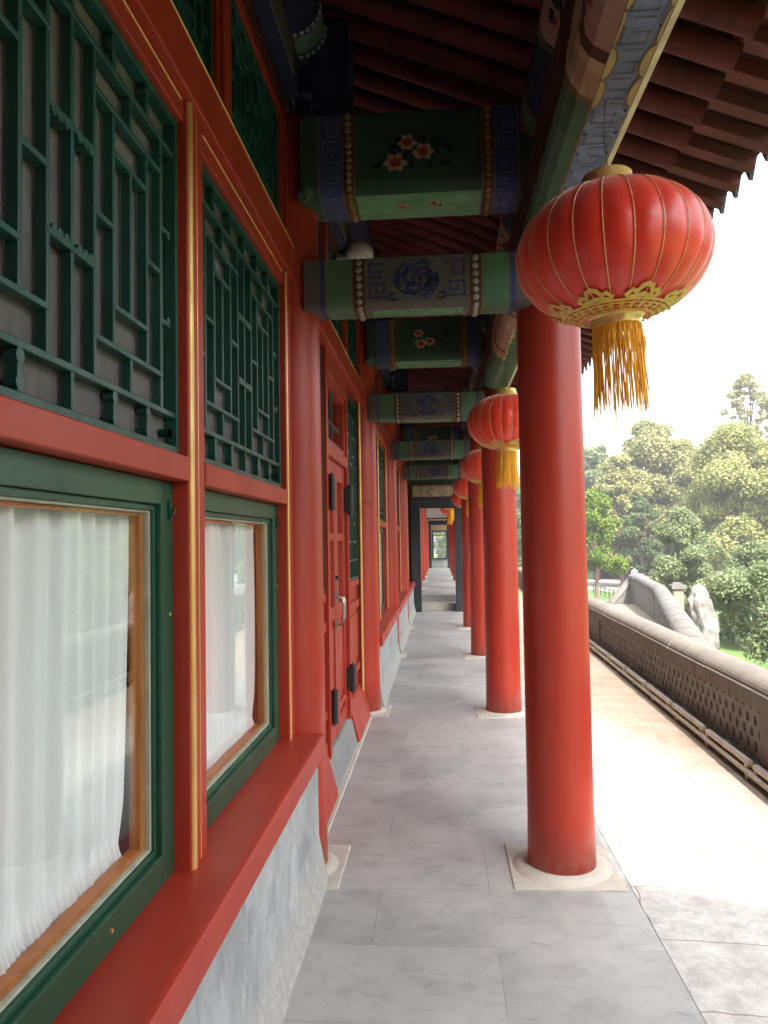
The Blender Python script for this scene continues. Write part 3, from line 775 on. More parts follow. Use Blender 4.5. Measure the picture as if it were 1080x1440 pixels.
def flower_beam(Yc, seed):
    rnd = random.Random(seed); mb = MB()
    S = Surf(beam_profile(Yc-.15, Yc+.17, 3.065, 3.44, .07)); L = S.L[-1]
    xa, xb = -.60, .44; W = xb-xa
    bands = [(xa, xa+.085, 'b_dkgreen'), (xa+.085, xa+.195, 'b_blue'), (xa+.195, xa+.248, 'b_brown'), (xa+.248, xb-.215, 'b_dkgreen'),
             (xb-.215, xb-.162, 'b_brown'), (xb-.162, xb-.055, 'b_blue'), (xb-.055, xb, 'b_dkgreen')]
    for (a, b, m) in bands: surf_strip(mb, S, a, b, 0, L, m)
    tb = .305+.05
    surf_strip(mb, S, xa+.252, xb-.219, tb+.02, tb+.37, 'b_ltgreen', .001)   # brighter underside field
    for x in (xa+.085, xa+.195, xa+.248, xb-.215, xb-.162, xb-.055): surf_strip(mb, S, x-.003, x+.003, 0, L, 'b_line', .0015)
    for cx in (xa+.2215, xb-.1885):
        t = .01
        while t < L-.3:
            p = S.at(cx, t, .0); q = S.at(cx, t, 1)-p
            mb.disc(p, .0155, q, 'b_goldbead', .010, 10); t += .033
    meander(mb, S, xa+.09, xa+.19, .02, L-.33, 'b_greyline', .007); meander(mb, S, xb-.157, xb-.06, .02, L-.33, 'b_greyline', .007)
    cx = (xa+xb)/2
    for k in range(7):      # trailing stems
        u, t, a = cx+rnd.uniform(-.12, .12), .2+rnd.uniform(-.04, .04), rnd.uniform(0, 6.28); P = [(u, t)]
        for j in range(5): a += rnd.uniform(-.5, .5); u += .022*math.cos(a); t += .014*math.sin(a); P.append((u, t))
        polyline(mb, S, P, .003, 'b_leaf', .001)
    for k in range(34): leafp(mb, S, cx+rnd.uniform(-.17, .19), .17+rnd.uniform(-.05, .08), rnd.uniform(.014, .028), rnd.uniform(0, 6))
    fx, fy = (0, 0) if seed == 3 else (rnd.uniform(-.08, .08), rnd.uniform(-.03, .03))
    for (dx, t, r) in ((-.085+fx, .235+fy, .055), (.04-fx*.3, .19-fy, .05), (-.03-fx, .145+fy, .046)): flower(mb, S, cx+dx, t, r, rnd)
    for (dx, t, r) in ((-.06, tb+.12, .035), (.085, tb+.10, .035)):
        for q in range(2): leafp(mb, S, cx+dx+rnd.uniform(-.05, .05), t+rnd.uniform(-.02, .03), .018, rnd.uniform(0, 6))
        flower(mb, S, cx+dx, t, r, rnd)
    polyline(mb, S, [(cx-.02, tb+.24), (cx, tb+.235), (cx+.02, tb+.242)], .007, 'b_petal')
    mb.box(xa, xb, Yc-.149, Yc+.169, 3.436, 3.44, 'b_dkgreen')
    # scalloped end brackets where it meets the wall column
    for j in range(4):
        mb.disc((xa-.0+.015+j*.012, Yc-.15+j*.02, 3.075+.03*j), .035, (-.3, -1, -.5), 'b_green', .012, 12)
    o = mb.build('flower_painted_beam', hall)
    e = MB(); e.prism([(xa+.08, 3.45), (xa+.225, 3.45), (xa+.225, 3.92), (xa+.05, 3.92), (xa+.05, 3.49), (xa+.08, 3.49)], lambda p, t: (p[0], t, p[1]), Yc-.12, Yc+.12, 'b_dkblue')
    e.build('king_post', o, bevel=.01)
    return o
def bead_beam(Yc, seed):
    rnd = random.Random(seed); mb = MB()
    S = Surf(beam_profile(Yc-.095, Yc+.095, 2.565, 2.795, .035)); L = S.L[-1]
    xa, xb = -.60, .44
    bands = [(xa, xa+.075, 'b_taupe'), (xa+.075, xa+.10, 'b_blue'), (xa+.10, xa+.225, 'b_green'), (xa+.225, xa+.285, 'b_brown'), (xa+.285, xb-.285, 'b_taupe'),
             (xb-.285, xb-.225, 'b_brown'), (xb-.225, xb-.10, 'b_green'), (xb-.10, xb-.075, 'b_blue'), (xb-.075, xb, 'b_taupe')]
    for (a, b, m) in bands: surf_strip(mb, S, a, b, 0, L, m)
    for x in (xa+.10, xa+.225, xa+.285, xb-.285, xb-.225, xb-.10): surf_strip(mb, S, x-.0025, x+.0025, 0, L, 'b_line', .0015)
    for cx in (xa+.255, xb-.255):
        t = .018
        while t < L-.2:
            p = S.at(cx, t, .0); q = S.at(cx, t, 1)-p
            mb.disc(p, .0150, q, 'b_bead', .010, 12); t += .036
    tb = .195+.055
    surf_strip(mb, S, xa+.31, xb-.31, tb+.005, tb+.10, 'b_ltgreen', .001)
    for k in range(90):
        u = xa+.32+rnd.random()*(xb-xa-.65); t = tb+.012+rnd.random()*.08
        polyline(mb, S, [(u, t), (u+.01, t+rnd.uniform(-.008, .008))], .003, 'b_leaf', .002)
    cx = (xa+xb)/2; ct = .105
    # coiled medallion: broken blue swirls
    for k in range(110):
        a = rnd.uniform(0, 6.28); rr = .088*math.sqrt(rnd.random()); a0 = a+rnd.uniform(-1, 1)*0
        if rnd.random() < .25: polyline(mb, S, [(cx+rr*math.cos(a), ct+rr*math.sin(a)), (cx+rr*math.cos(a)+rnd.uniform(-.02, .02), ct+rr*math.sin(a)+rnd.uniform(-.02, .02))], .012, 'b_dkblue2', .0011+k*.00001); continue
        P = []
        for j in range(4): P.append((cx+(rr+j*.004)*math.cos(a0+j*.22)*1.05, ct+(rr+j*.004)*math.sin(a0+j*.22)*.98))
        polyline(mb, S, P, rnd.uniform(.005, .010), 'b_dkblue2' if k % 5 else 'b_greyline', .0012+k*.00001)
    for s in (-1, 1):
        P0 = [(.14, .03), (.215, .03), (.215, .09), (.165, .09), (.165, .065), (.19, .065)]
        P1 = [(.125, .185), (.215, .185), (.215, .12), (.15, .12), (.15, .16), (.185, .16), (.185, .14)]
        for P in (P0, P1): polyline(mb, S, [(cx+s*u, t) for u, t in P], .008, 'b_dkblue2')
        polyline(mb, S, [(cx+s*u, t) for u, t in [(.105, .17), (.125, .17), (.125, .195), (.095, .195)]], .009, 'b_dkblue')
        polyline(mb, S, [(cx+s*u, t) for u, t in [(.10, .02), (.12, .02), (.12, .04), (.09, .04)]], .007, 'b_greyline')
    mb.box(xa, xb, Yc-.094, Yc+.094, 2.79, 2.795, 'b_taupe')
    return mb.build('bead_painted_beam', hall)
fb = flower_beam(CY(1), 3); bb = bead_beam(CY(1), 5)
for n in range(-1, 6):
    if n == 1: continue
    flower_beam(CY(n), 3+n*7)
    if n < 5: bead_beam(CY(n), 5+n*3)

# ---- painted eaves beam and purlins
def eaves_beam(n):
    rnd = random.Random(40+n)
    ya, yb = CY(n), CY(n+1)
    blue = n <= 0
    prof = [(.415, 3.12), (.405, 3.10), (.405, 2.90), (.415, 2.862), (.44, 2.825), (.475, 2.803), (.482, 2.80), (.598, 2.80), (.605, 2.803), (.635, 2.83), (.65, 2.87), (.65, 3.10), (.64, 3.12)]
    fm = 'b_dkgreen'
    mats = [fm, 'b_brown', 'b_green', 'b_green', 'b_green', 'b_line', 'b_paleblue' if blue else 'b_green', 'b_line', 'b_cream', 'b_cream', 'b_dkgreen', 'b_dkgreen']
    mb = MB()
    N = 24
    for k, (a, b) in enumerate(zip(prof, prof[1:])):
        mb.grid([[(a[0], ya, a[1]), (b[0], ya, b[1])], [(a[0], yb, a[1]), (b[0], yb, b[1])]], mats[k], smooth=False, flip=True)
    P = Surf([(0, 0), (1, 1)])
    f = lambda u, t, o: Vector((u, t, 2.80-o))
    x0, x1 = .486, .594
    t = ya+.22
    if blue:
        for (a, b) in ((x0, x0+.002), (x1-.002, x1)): mb.face([f(a, ya, .001), f(b, ya, .001), f(b, yb, .001), f(a, yb, .001)], 'b_greyline')
        h = .125; k = 0
        while t+h < yb-.15:
            w_ = x1-x0
            P0 = [(x0+.012, t+.01), (x0+.012, t+h*.62), (x1-.03, t+h*.62), (x1-.03, t+h*.25), (x0+.045, t+h*.25)]
            P1 = [(x1-.012, t+h*.98), (x1-.012, t+h*.34)]
            P2 = [(x0+.03, t+h*.82), (x1-.028, t+h*.82)]
            for q in (P0, P1, P2): polyline(mb, None, q, .0065, 'b_greyline', .0015, f)
            for s_ in (x0, x1):
                sg = 1 if s_ == x0 else -1
                mb.face([f(s_, t, .001), f(s_+sg*.014, t+h*.1, .001), f(s_, t+h*.2, .001)], 'b_dkblue')
            t += h; k += 1
    else:
        while t < yb-.2:
            a = t; polyline(mb, None, [(x0+.015+rnd.random()*.01, a), (x0+.05, a+.015), (x1-.05, a-.01), (x1-.015, a+.012)], .005, 'b_dkgreen', .0015, f); t += .03
        for yy in (ya+.17, yb-.17):
            for dx in range(5): mb.disc((x0+.012+dx*.021, yy, 2.80), .006, (0, 0, -1), 'b_goldbead', .004, 8)
    # scalloped cream cartouche on the inner side and lower arris, centred in the bay
    arr = Surf([(.482, 2.80), (.475, 2.803), (.44, 2.825), (.415, 2.862), (.405, 2.90), (.405, 3.10)][::-1]); AL = arr.L[-1]
    def side(u, t, o):   # u = along Y, t = distance up from the lower arris
        q = arr.at(0, AL-t, o); return Vector((q.y, u, q.z))
    yc = (ya+yb)/2 - .25
    R_ = .62
    for (sc, m, off) in ((1.0, 'b_line', .0020), (.95, 'b_cream', .0026), (.68, 'b_brown', .0032), (.60, 'b_pink', .0038)):
        up = [(yc+R_*sc*math.cos(math.pi*k/28), .235*(sc if sc < .9 else 1.0)*(.55+.45*math.sin(math.pi*k/28))*(1+.06*math.sin(k*2.2))) for k in range(29)]
        rows = [[side(u, max(.001, min(tt_, t_)), off) for u, t_ in up] for tt_ in (.001, .008, .03, .05, .073, .09, .112, .16, .2, .29)]
        mb.grid(rows, m, smooth=False, flip=True)
    # its lobes lap onto both edges of the underside
    for sg, xe in ((1, .482), (-1, .598)):
        for k in range(9):
            cy = yc-.56+k*.14; wv = .020+.010*math.sin(k*1.9)
            pts = [(cy+.075*math.cos(math.pi*j/8), wv*math.sin(math.pi*j/8)) for j in range(9)]
            mb.face([(xe+sg*v, u, 2.7975) for u, v in pts], 'b_line')
            mb.face([(xe+sg*v*.8, cy+(u-cy)*.9, 2.7968) for u, v in pts], 'b_cream')
    for k in range(5): flower(mb, None, yc-.26+k*.13, .10+.03*(k % 2), .04, rnd, lambda u, t, o: side(u, t, .0042+o))
    return mb.build('eaves_beam', hall)
for n in range(-1, 5): eaves_beam(n)
def painted_purlin(n):
    ya, yb = CY(n)+.155, CY(n+1)-.155
    cx, cz, r = .53, 3.35, .138; mb = MB()
    zones = [(0, .05, 'b_dkblue'), (.05, .08, 'b_brown'), (.08, .19, 'b_green'), (.19, .22, 'b_brown'), (.22, .62, 'b_dkblue'), (.62, .66, 'b_line'), (.66, 1.12, 'b_pink'), (1.12, 1.16, 'b_line')]
    L = yb-ya; z2 = zones+[(1.16, L-1.16, 'b_taupe')]+[(L-b, L-a, m) for (a, b, m) in zones[::-1]]
    nn = 28
    for (a, b, m) in z2:
        mb.grid([[(cx+r*math.cos(2*math.pi*j/nn), ya+t, cz+r*math.sin(2*math.pi*j/nn)) for j in range(nn)] for t in (a, b)], m, closed_u=True, flip=False)
    for t in (.065, .205, L-.065, L-.205):
        for j in range(26):
            a = 2*math.pi*j/26; mb.disc((cx+r*math.cos(a), ya+t, cz+r*math.sin(a)), .010, (math.cos(a), 0, math.sin(a)), 'b_bead' if t in (.065,) else 'b_goldbead', .006, 8)
    rnd = random.Random(n)
    f = lambda u, t, o: Vector((cx+(r+o)*math.cos(u), ya+t, cz+(r+o)*math.sin(u)))
    for tc in (.89, L-.89):
        P = [(3.9+.2, tc+.16), (4.0, tc+.05), (3.75, tc-.03), (3.95, tc-.12)]
        for (a, b) in zip(P, P[1:]): mb.tube([f(a[0], a[1], .002), f((a[0]+b[0])/2+.05, (a[1]+b[1])/2, .002), f(b[0], b[1], .002)], .006, 'b_leaf', 5)
        for k in range(12):
            u, t = 3.9+rnd.uniform(-.35, .3), tc+rnd.uniform(-.14, .14)
            q = [f(u+.11*math.cos(w), t+.022*math.sin(w), .003+k*.0003) for w in [2*math.pi*j/6 for j in range(6)]]
            mb.face(q, 'b_leaf' if k % 3 else 'b_heart')
        for s_ in (-1, 1):
            for k in range(6):
                u = 3.3+k*.28; mb.tube([f(u, tc+s_*(.25+.02*math.sin(k*2)), .002), f(u+.28, tc+s_*(.25+.02*math.sin(k*2+2)), .002)], .008, 'b_green', 5)
    mb.box(.47, .59, ya-.1, yb+.1, 3.121, 3.23, 'b_dkgreen')
    return mb.build('round_purlin', hall)
for n in range(-1, 5): painted_purlin(n)
for n in range(-1, 5):   # inner purlin and plank along the wall head
    ya, yb = CY(n), CY(n+1); mb = MB()
    mb.box(-.68, -.60, ya+.16, yb-.16, 3.52, 3.72, 'b_dkblue')
    mb.box(-.599, -.592, ya+.3, yb-.3, 3.54, 3.68, 'b_taupe')
    mb.tube([(-.60, ya+.1, 3.83), (-.60, yb-.1, 3.83)], .125, 'b_dkblue', 20)
    for yy in (ya+.25, yb-.25):
        mb.tube([(-.60, yy-.05, 3.83), (-.60, yy+.05, 3.83)], .1275, 'b_green', 20)
        for j in range(14):
            a = math.pi+math.pi*j/13; mb.disc((-.60+.127*math.cos(a), yy-.075, 3.83+.127*math.sin(a)), .012, (math.cos(a), 0, math.sin(a)), 'b_bead', .007, 8)
            mb.disc((-.60+.127*math.cos(a), yy+.075, 3.83+.127*math.sin(a)), .012, (math.cos(a), 0, math.sin(a)), 'b_bead', .007, 8)
    mb.build('wall_purlin', hall)

# ---- rafters, flying rafters, boards and eave tiles
sl = math.tan(R(22.5))
def raf_z(x): return 3.545-(x-XC)*sl
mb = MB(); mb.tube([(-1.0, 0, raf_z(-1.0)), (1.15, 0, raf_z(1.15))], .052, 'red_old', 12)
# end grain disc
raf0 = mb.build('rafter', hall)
mb = MB()
def fly(p, t): return (p[0], t, p[1])
x0, x1 = .92, 1.50; zA = raf_z(x0)+.085; zB = 3.245
mb.prism([(x0, zA-.03), (x1, zB-.035), (x1, zB+.035), (x0, zA+.03)], fly, -.036, .036, 'red_fly')
fly0 = mb.build('flying_rafter', hall, bevel=.004)
pitch = .187; y = -2.6; k = 0; ys = []
while y < 16.0: ys.append(y); y += pitch
ys = ys[:100]
for k, y in enumerate(ys):
    for src in (raf0, fly0):
        o = src if k == 0 else src.copy()
        if k: COL.objects.link(o); o.parent = hall
        o.location = (0, y+random.uniform(-.006, .006), random.uniform(-.003, .003))
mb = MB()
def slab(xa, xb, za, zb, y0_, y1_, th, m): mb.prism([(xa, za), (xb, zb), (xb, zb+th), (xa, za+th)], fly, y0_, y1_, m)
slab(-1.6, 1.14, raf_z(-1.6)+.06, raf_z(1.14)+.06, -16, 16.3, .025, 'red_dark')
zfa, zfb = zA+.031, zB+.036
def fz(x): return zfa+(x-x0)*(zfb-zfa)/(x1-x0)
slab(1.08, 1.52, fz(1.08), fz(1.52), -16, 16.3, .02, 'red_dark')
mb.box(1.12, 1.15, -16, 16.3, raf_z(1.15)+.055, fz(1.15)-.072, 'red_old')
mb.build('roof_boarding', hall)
mb = MB(); mb.prism([(-4.2, raf_z(-4.2)+.15), (1.14, raf_z(1.14)+.15), (1.53, fz(1.53)+.024), (1.54, fz(1.53)+.09), (1.0, raf_z(1.0)+.30), (-4.2, raf_z(-4.2)+.5)], fly, -16, 16.3, 'tile')
y = -3+.1
while y < 16.25:
    mb.tube([(1.0, y, raf_z(1.0)+.30), (1.575, y, fz(1.53)+.10)], .062, 'tile', 10)
    mb.prism([(y+.07, 0), (y+.14, .035), (y+.07, -.075), (y+0.0, .035)], lambda p, t: (t, p[0], fz(1.53)+.04+p[1]), 1.545, 1.565, 'tile')
    y += .187
mb.build('roof', hall)

# ------------------------------------------------------------------ columns
def column_shaft(h, r=.150):
    mb = MB(); prof = []
    for k in range(13):
        t = k/12; prof.append((r*(1.0-.03*t)+(.004 if k == 0 else 0), .022+(h-.022)*t))
    mb.lathe([(prof[0][0]-.01, .018)]+prof+[(0.001, h)], (0, 0, 0), 'lacquer', 48)
    return mb
def column_base(w=.24, r=.195):
    mb = MB(); mb.box(-w, w, -w, w, -.08, .006, 'base')
    mb.lathe([(r+.03, .006), (r+.018, .012), (r+.004, .021), (r-.012, .024), (.14, .024)], (0, 0, 0), 'base', 48)
    return mb
outer = None
place = ['nearest red column, beneath and behind the largest lantern', 'second red column along the open side, behind the second lantern',
         'third red column along the open side, by the third lantern', 'fourth red column along the open side, by the fourth lantern',
         'fifth red column, beside the right post of the charcoal doorway']
def add_column(src_shaft, src_base, x, y, label, group, z=0, first=False):
    e = tag(empty('red_column', (x, y, z)), label, 'column', group)
    for s in (src_shaft, src_base):
        if s.parent is None: s.parent = e
        else:
            c = s.copy(); COL.objects.link(c); c.parent = e
    return e
sh = column_shaft(2.815).build('shaft'); ba = column_base().build('stone_base', bevel=.004)
for n in range(1, 6):
    add_column(sh, ba, XC, CY(n)+(.08 if n == 1 else 0), place[n-1], 'red columns along the open side of the walkway')
add_column(sh, ba, XC, CY(0), 'red column of the open side standing level with the camera, outside the photo', 'red columns along the open side of the walkway')
# wall columns, half hidden by sills
wp = {0: 'red wall column beside the camera, outside the photo', 1: 'red wall column between the nearest pair of windows and the double door', 2: 'red wall column just beyond the double door',
      3: 'red wall column two along from the double door, rising through the window sill', 4: 'red wall column three along from the double door, near the charcoal doorway',
      5: 'red wall column beside the left post of the charcoal doorway'}
sh2 = column_shaft(3.50, .152).build('shaft'); ba2 = column_base(.235, .175).build('stone_base', bevel=.004)
for n in range(0, 6): add_column(sh2, ba2, XW, CY(n)+.04, wp[n], 'red columns set in the hall wall')

# ------------------------------------------------------------------ lanterns
def lantern_proto():
    root = empty('red_lantern')
    a, b = .276, .187; NR = 22
    def rp(t):      # t: 0 bottom .. 1 top, superellipse-ish oblate profile
        ph = -math.pi/2+math.pi*t; ph = max(-1.31, min(1.31, ph*.86))
        k = math.cos(ph); return a*(k**.86 if k > 0 else 0), b*math.sin(ph)/math.sin(1.31)*1.0
    mb = MB(); NT_, NA = 40, NR*8; rows = []
    rnd = random.Random(2); wr = [rnd.uniform(.3, 1) for _ in range(NR)]
    for i in range(NT_+1):
        t = i/NT_; r, z = rp(t); row = []
        for j in range(NA):
            th = 2*math.pi*j/NA; u = (j % 8)/8
            bulge = .0065*math.sin(math.pi*u)*math.sin(math.pi*t)
            g_ = j//8; w_ = .0012*math.sin(t*46*wr[g_]+g_*2.1+u*2.2)*math.sin(math.pi*u)*wr[g_]
            rr = r-.004+bulge+w_; row.append((rr*math.cos(th), rr*math.sin(th), z))
        rows.append(row)
    mb.grid(rows, 'satin', closed_u=True, flip=False); mb.build('lantern_body', root)
    rb = MB()
    for k in range(NR):
        th = 2*math.pi*k/NR
        rb.tube([((rp(i/24)[0]-.0005)*math.cos(th), (rp(i/24)[0]-.0005)*math.sin(th), rp(i/24)[1]) for i in range(25)], .0013, 'goldprint2', 6)
    rb.build('gold_ribbing', root)
    cp = MB(); zt = rp(1)[1]; rt = rp(1)[0]
    cp.lathe([(rt+.004, zt-.004), (rt+.006, zt+.003), (.076, zt+.010), (.078, zt+.017), (.071, zt+.021), (.074, zt+.030), (.068, zt+.035), (.071, zt+.044), (.066, zt+.049), (.060, zt+.049), (.058, zt+.0)], (0, 0, 0), 'brass', 40)
    cp.build('top_ring', root)
    zb_ = rp(0)[1]
    cp = MB(); cp.lathe([(.058, zb_+.002), (.060, zb_-.026), (.066, zb_-.027), (.070, zb_-.022), (.067, zb_-.017), (.073, zb_-.012), (.071, zb_-.006), (.076, zb_-.001), (rt+.004, zb_+.004)], (0, 0, 0), 'brass', 40)
    cp.build('bottom_ring', root)
    # gold printed collar round the bottom: two hoops, fret between them, cloud heads outward
    co = MB()
    def srf(th, t, o=.0048):
        r, z = rp(t); r2, z2 = rp(t+.01); n = Vector((z2-z, 0, -(r2-r))).normalized()
        p = Vector((r, 0, z))+n*(o+.0008); return Vector((p.x*math.cos(th), p.x*math.sin(th), p.z))
    def strip(P, w, o=.0048):
        for (p, q) in zip(P, P[1:]):
            rm = rp((p[1]+q[1])/2)[0]; ds = .46
            dx, dy = (q[0]-p[0])*rm, (q[1]-p[1])*ds; L = math.hypot(dx, dy) or 1
            nx, ny = -dy/L*w/2/rm, dx/L*w/2/ds; ex, ey = dx/L*w/2/rm, dy/L*w/2/ds
            co.face([srf(a_, b_, o) for a_, b_ in ((p[0]-ex+nx, p[1]-ey+ny), (p[0]-ex-nx, p[1]-ey-ny), (q[0]+ex-nx, q[1]+ey-ny), (q[0]+ex+nx, q[1]+ey+ny))], 'goldprint')
    for tt in (.035, .105, ):
        P = [(2*math.pi*k/72, tt) for k in range(73)]; strip(P, .006)
    NF = 28
    for k in range(NF):
        t0 = 2*math.pi*k/NF; d = 2*math.pi/NF
        strip([(t0+d*.1, .038), (t0+d*.1, .085), (t0+d*.8, .085), (t0+d*.8, .06), (t0+d*.4, .06)], .0045)
        strip([(t0+d*.95, .10), (t0+d*.95, .05)], .0045)
    for k in range(8):
        t0 = 2*math.pi*k/8+.1
        strip([(t0-.24, .118), (t0-.28, .135), (t0-.20, .158), (t0-.12, .150), (t0-.13, .135)], .010, .0052)
        strip([(t0+.24, .118), (t0+.28, .135), (t0+.20, .158), (t0+.12, .150), (t0+.13, .135)], .010, .0052)
        strip([(t0-.12, .15), (t0-.07, .178), (t0, .188), (t0+.07, .178), (t0+.12, .15)], .011, .0055)
        strip([(t0-.20, .118), (t0, .132), (t0+.20, .118)], .012, .0050)
    co.build('gold_collar', root)
    return root, zb_
root, zbot = lantern_proto()
def tassel(seed, n, sparse):
    rnd = random.Random(seed); mb = MB()
    for k in range(n):
        th = 2*math.pi*k/n; r = .065+rnd.uniform(-.004, .004)
        front = math.cos(th+1.85)       # strands toward the camera hang thinner
        L = rnd.uniform(.215, .27) if rnd.random() > .3 else rnd.uniform(.17, .25)
        if sparse and front > -.2 and rnd.random() < .45: L *= rnd.uniform(.25, .42)
        p = []; dx, dy = rnd.uniform(-.005, .005), rnd.uniform(-.005, .005); z = zbot-.024
        for i in range(7):
            t = i/6; wv = .0012*math.sin(t*9+k*1.7)
            p.append((r*math.cos(th)*(1+.13*t)+dx*t+wv, r*math.sin(th)*(1+.13*t)+dy*t+wv*.6, z-L*t))
        mb.tube(p, [.0016]*6+[.0008], 'tassel', 4, caps=False)
    return mb
ta = tassel(1, 190, True).build('tassel', root)
wi = MB(); wi.tube([(.0, 0, .187), (.004, 0, .26), (-.002, 0, .35), (.01, 0, .455)], .0016, 'iron', 5); wi.build('hanging_wire', root)
root.location = (.520, 2.2, 2.327); root.rotation_euler = (R(1), R(-2.5), R(7))
tag(root, 'largest and nearest red satin lantern, hanging in front of the first red column', 'lantern', 'red lanterns hung under the eaves beam')
ta2 = tassel(5, 230, False)
ta2o = None
lab = ['second red lantern, partly hidden behind the nearest red column', 'third red lantern, overlapping the second red column', 'fourth red lantern, small, beside the third column',
       'fifth red lantern, tiny, low beside the charcoal door frame']
for k in range(4):
    c = root.copy(); COL.objects.link(c)
    for ch in list(root.children):
        if ch.name.startswith('tassel'): continue
        d = ch.copy(); COL.objects.link(d); d.parent = c
    if ta2o is None: ta2o = ta2.build('tassel', c)
    else:
        d = ta2o.copy(); COL.objects.link(d); d.parent = c
    c.location = ((.487, 5.30, 2.327), (.525, 8.45, 2.327), (.50, 11.6, 2.32), (.52, 14.6, 2.31))[k]
    c.rotation_euler = (R((0, 1, -1, 1)[k]), R((.5, -1, 1, 0)[k]), R(31*k+12)); c['label'] = lab[k]
for k, (x, y, z) in enumerate(((.30, 18.7, 2.45), (.32, 22.0, 2.42))):
    c = root.copy(); COL.objects.link(c)
    for ch in list(root.children):
        if ch.name.startswith('tassel'): continue
        d = ch.copy(); COL.objects.link(d); d.parent = c
    d = ta2o.copy(); COL.objects.link(d); d.parent = c
    c.location = (x, y, z); c.rotation_euler = (0, 0, 1+k)
    c['label'] = ('red lantern seen through the charcoal doorway, its lower edge below the head beam', 'farther red lantern beyond the charcoal doorway, behind the one near its head beam')[k]
    c['group'] = 'red lanterns of the far walkway'

# ------------------------------------------------------------------ globe lamp over the door
e = tag(empty('globe_lamp', (-.52, 5.1, 3.50)), 'round milky glass globe lamp on the wall over the double door', 'lamp')
mb = MB(); mb.lathe([(.001, -.10)]+[(.10*math.cos(a), .10*math.sin(a)) for a in [-math.pi/2+math.pi*k/20 for k in range(1, 20)]]+[(.03, .10)], (0, 0, 0), 'lamp', 32); mb.build('globe', e)
mb = MB(); mb.tube([(-.14, 0, -.02), (-.09, 0, -.02)], .035, 'steel', 16); mb.tube([(-.15, 0, -.02), (-.135, 0, -.02)], .055, 'steel', 20); mb.build('bracket', e)

# ------------------------------------------------------------------ charcoal doorway at the end
def portal(y, x0, x1, ix0, ix1, ztop, zin, zfl, label, panel=True, d=.16):
    e = tag(empty('doorway', (0, y, zfl)), label, 'doorway')
    mb = MB(); z = lambda v: v-zfl
    mb.box(x0, ix0, -d, d, 0, z(ztop), 'blk'); mb.box(ix1, x1, -d, d, 0, z(ztop), 'blk')
    mb.box(ix0, ix1, -d+.003, d-.003, z(zin), z(ztop)-.002, 'blk'); mb.build('door_frame', e, bevel=.008)
    mb = MB(); mb.box(ix0-.05, ix1+.05, -.03, .03, z(zin)-.02, z(zin), 'blk'); mb.build('head_stop', e)
    if panel:
        mb = MB(); mb.box(x0, x1, -.07, .07, z(ztop)+.002, z(ztop)+.32, 'b_brown'); mb.box(x0+.05, x1-.05, -.078, .078, z(ztop)+.05, z(ztop)+.28, 'b_cream')
        S = None; rnd = random.Random(3); f = lambda u, t, o: Vector((u, -.078-o, t))
        for k in range(26):
            u = rnd.uniform(x0+.12, x1-.12); t = z(ztop)+rnd.uniform(.08, .25)
            polyline(mb, None, [(u, t), (u+.04, t+rnd.uniform(-.03, .03)), (u+.08, t+rnd.uniform(-.03, .03))], .01, 'b_green' if k % 2 else 'b_taupe', .001+k*.0001, f)
        mb.build('painted_panel', e)
    return e
portal(15.95, -.60, .47, -.40, .325, 2.385, 2.21, 0, 'charcoal timber doorway with painted cream panel above, at the end of the near walkway')
m = MB(); m.box(-.62, .66, 15.9, 16.06, 2.71, 3.3, 'b_dkgreen'); m.box(.66, 1.1, 15.9, 16.06, 2.9, 3.4, 'b_dkgreen'); m.build('end_board', hall)
# ------------------------------------------------------------------ far walkway beyond it
far = tag(empty('far_gallery', (0, 16.5, .3)), 'far red and grey walkway building seen through the charcoal doorway', 'building')
mb = MB(); mb.box(-.85, -.52, .1, 17, 0, .95, 'dado'); mb.box(-1.2, -.66, .1, 17, .95, 4, 'red'); mb.build('wall', far)
mb = MB(); mb.box(-1.2, 1.3, -.1, 18, 3.0, 3.2, 'red_dark'); mb.build('ceiling', far)
mb = MB()
for k in range(5):
    mb.box(-.6, .5, .6+BAY*k+2.4, .6+BAY*k+2.6, 2.55, 2.8, 'b_green')
mb.build('cross_beam', far)
mb = MB(); mb.box(-.42, .5, 9.0, 9.1, 1.98, 2.7, 'plaster'); mb.box(-.42, .5, 8.97, 9.13, 1.93, 1.975, 'blk'); mb.build('plaster_panel', far)
mb = MB(); mb.box(-1.2, 1.1, 17.6, 17.8, 0, .35, 'dado'); mb.box(-1.2, -.33, 17.6, 17.8, .352, 3, 'dado'); mb.box(.36, 1.1, 17.6, 17.8, .352, 3, 'dado'); mb.box(-.33, .36, 17.62, 17.78, 1.65, 3, 'b_cream'); mb.build('end_wall', far)
mb = MB()
for (a, b, c, d) in ((-.33, -.27, .352, 1.65), (.30, .36, .352, 1.65), (-.27, .30, 1.59, 1.65), (-.27, .30, .352, .40), (-.27, .30, 1.42, 1.45)): mb.box(a, b, 17.55, 17.86, c, d, 'blk')
mb.build('window_frame', far)
portal(32.9, -.50, .50, -.36, .33, 2.38, 2.20, .3, 'second dark doorway at the far end, tiny inside the charcoal doorway', panel=False, d=.12)
for k in range(5):
    add_column(sh, ba, XC, 18.9+BAY*k, ('red column just beyond the right post of the charcoal doorway', 'second red column beyond the right post of the charcoal doorway', 'third red column beyond the right post of the charcoal doorway', 'fourth red column beyond the right post of the charcoal doorway', 'fifth red column beyond the charcoal doorway, next to the tiny far doorway')[k], 'red columns on the open side of the far walkway', .3)
    add_column(sh, ba, -.60, 18.9+BAY*k, ('red wall column just inside the charcoal doorway on the wall side', 'second red wall column inside the charcoal doorway', 'third red wall column inside the charcoal doorway', 'fourth red wall column inside the charcoal doorway', 'fifth red wall column inside the charcoal doorway, beside the tiny far doorway')[k], 'red columns on the wall side of the far walkway', .3)

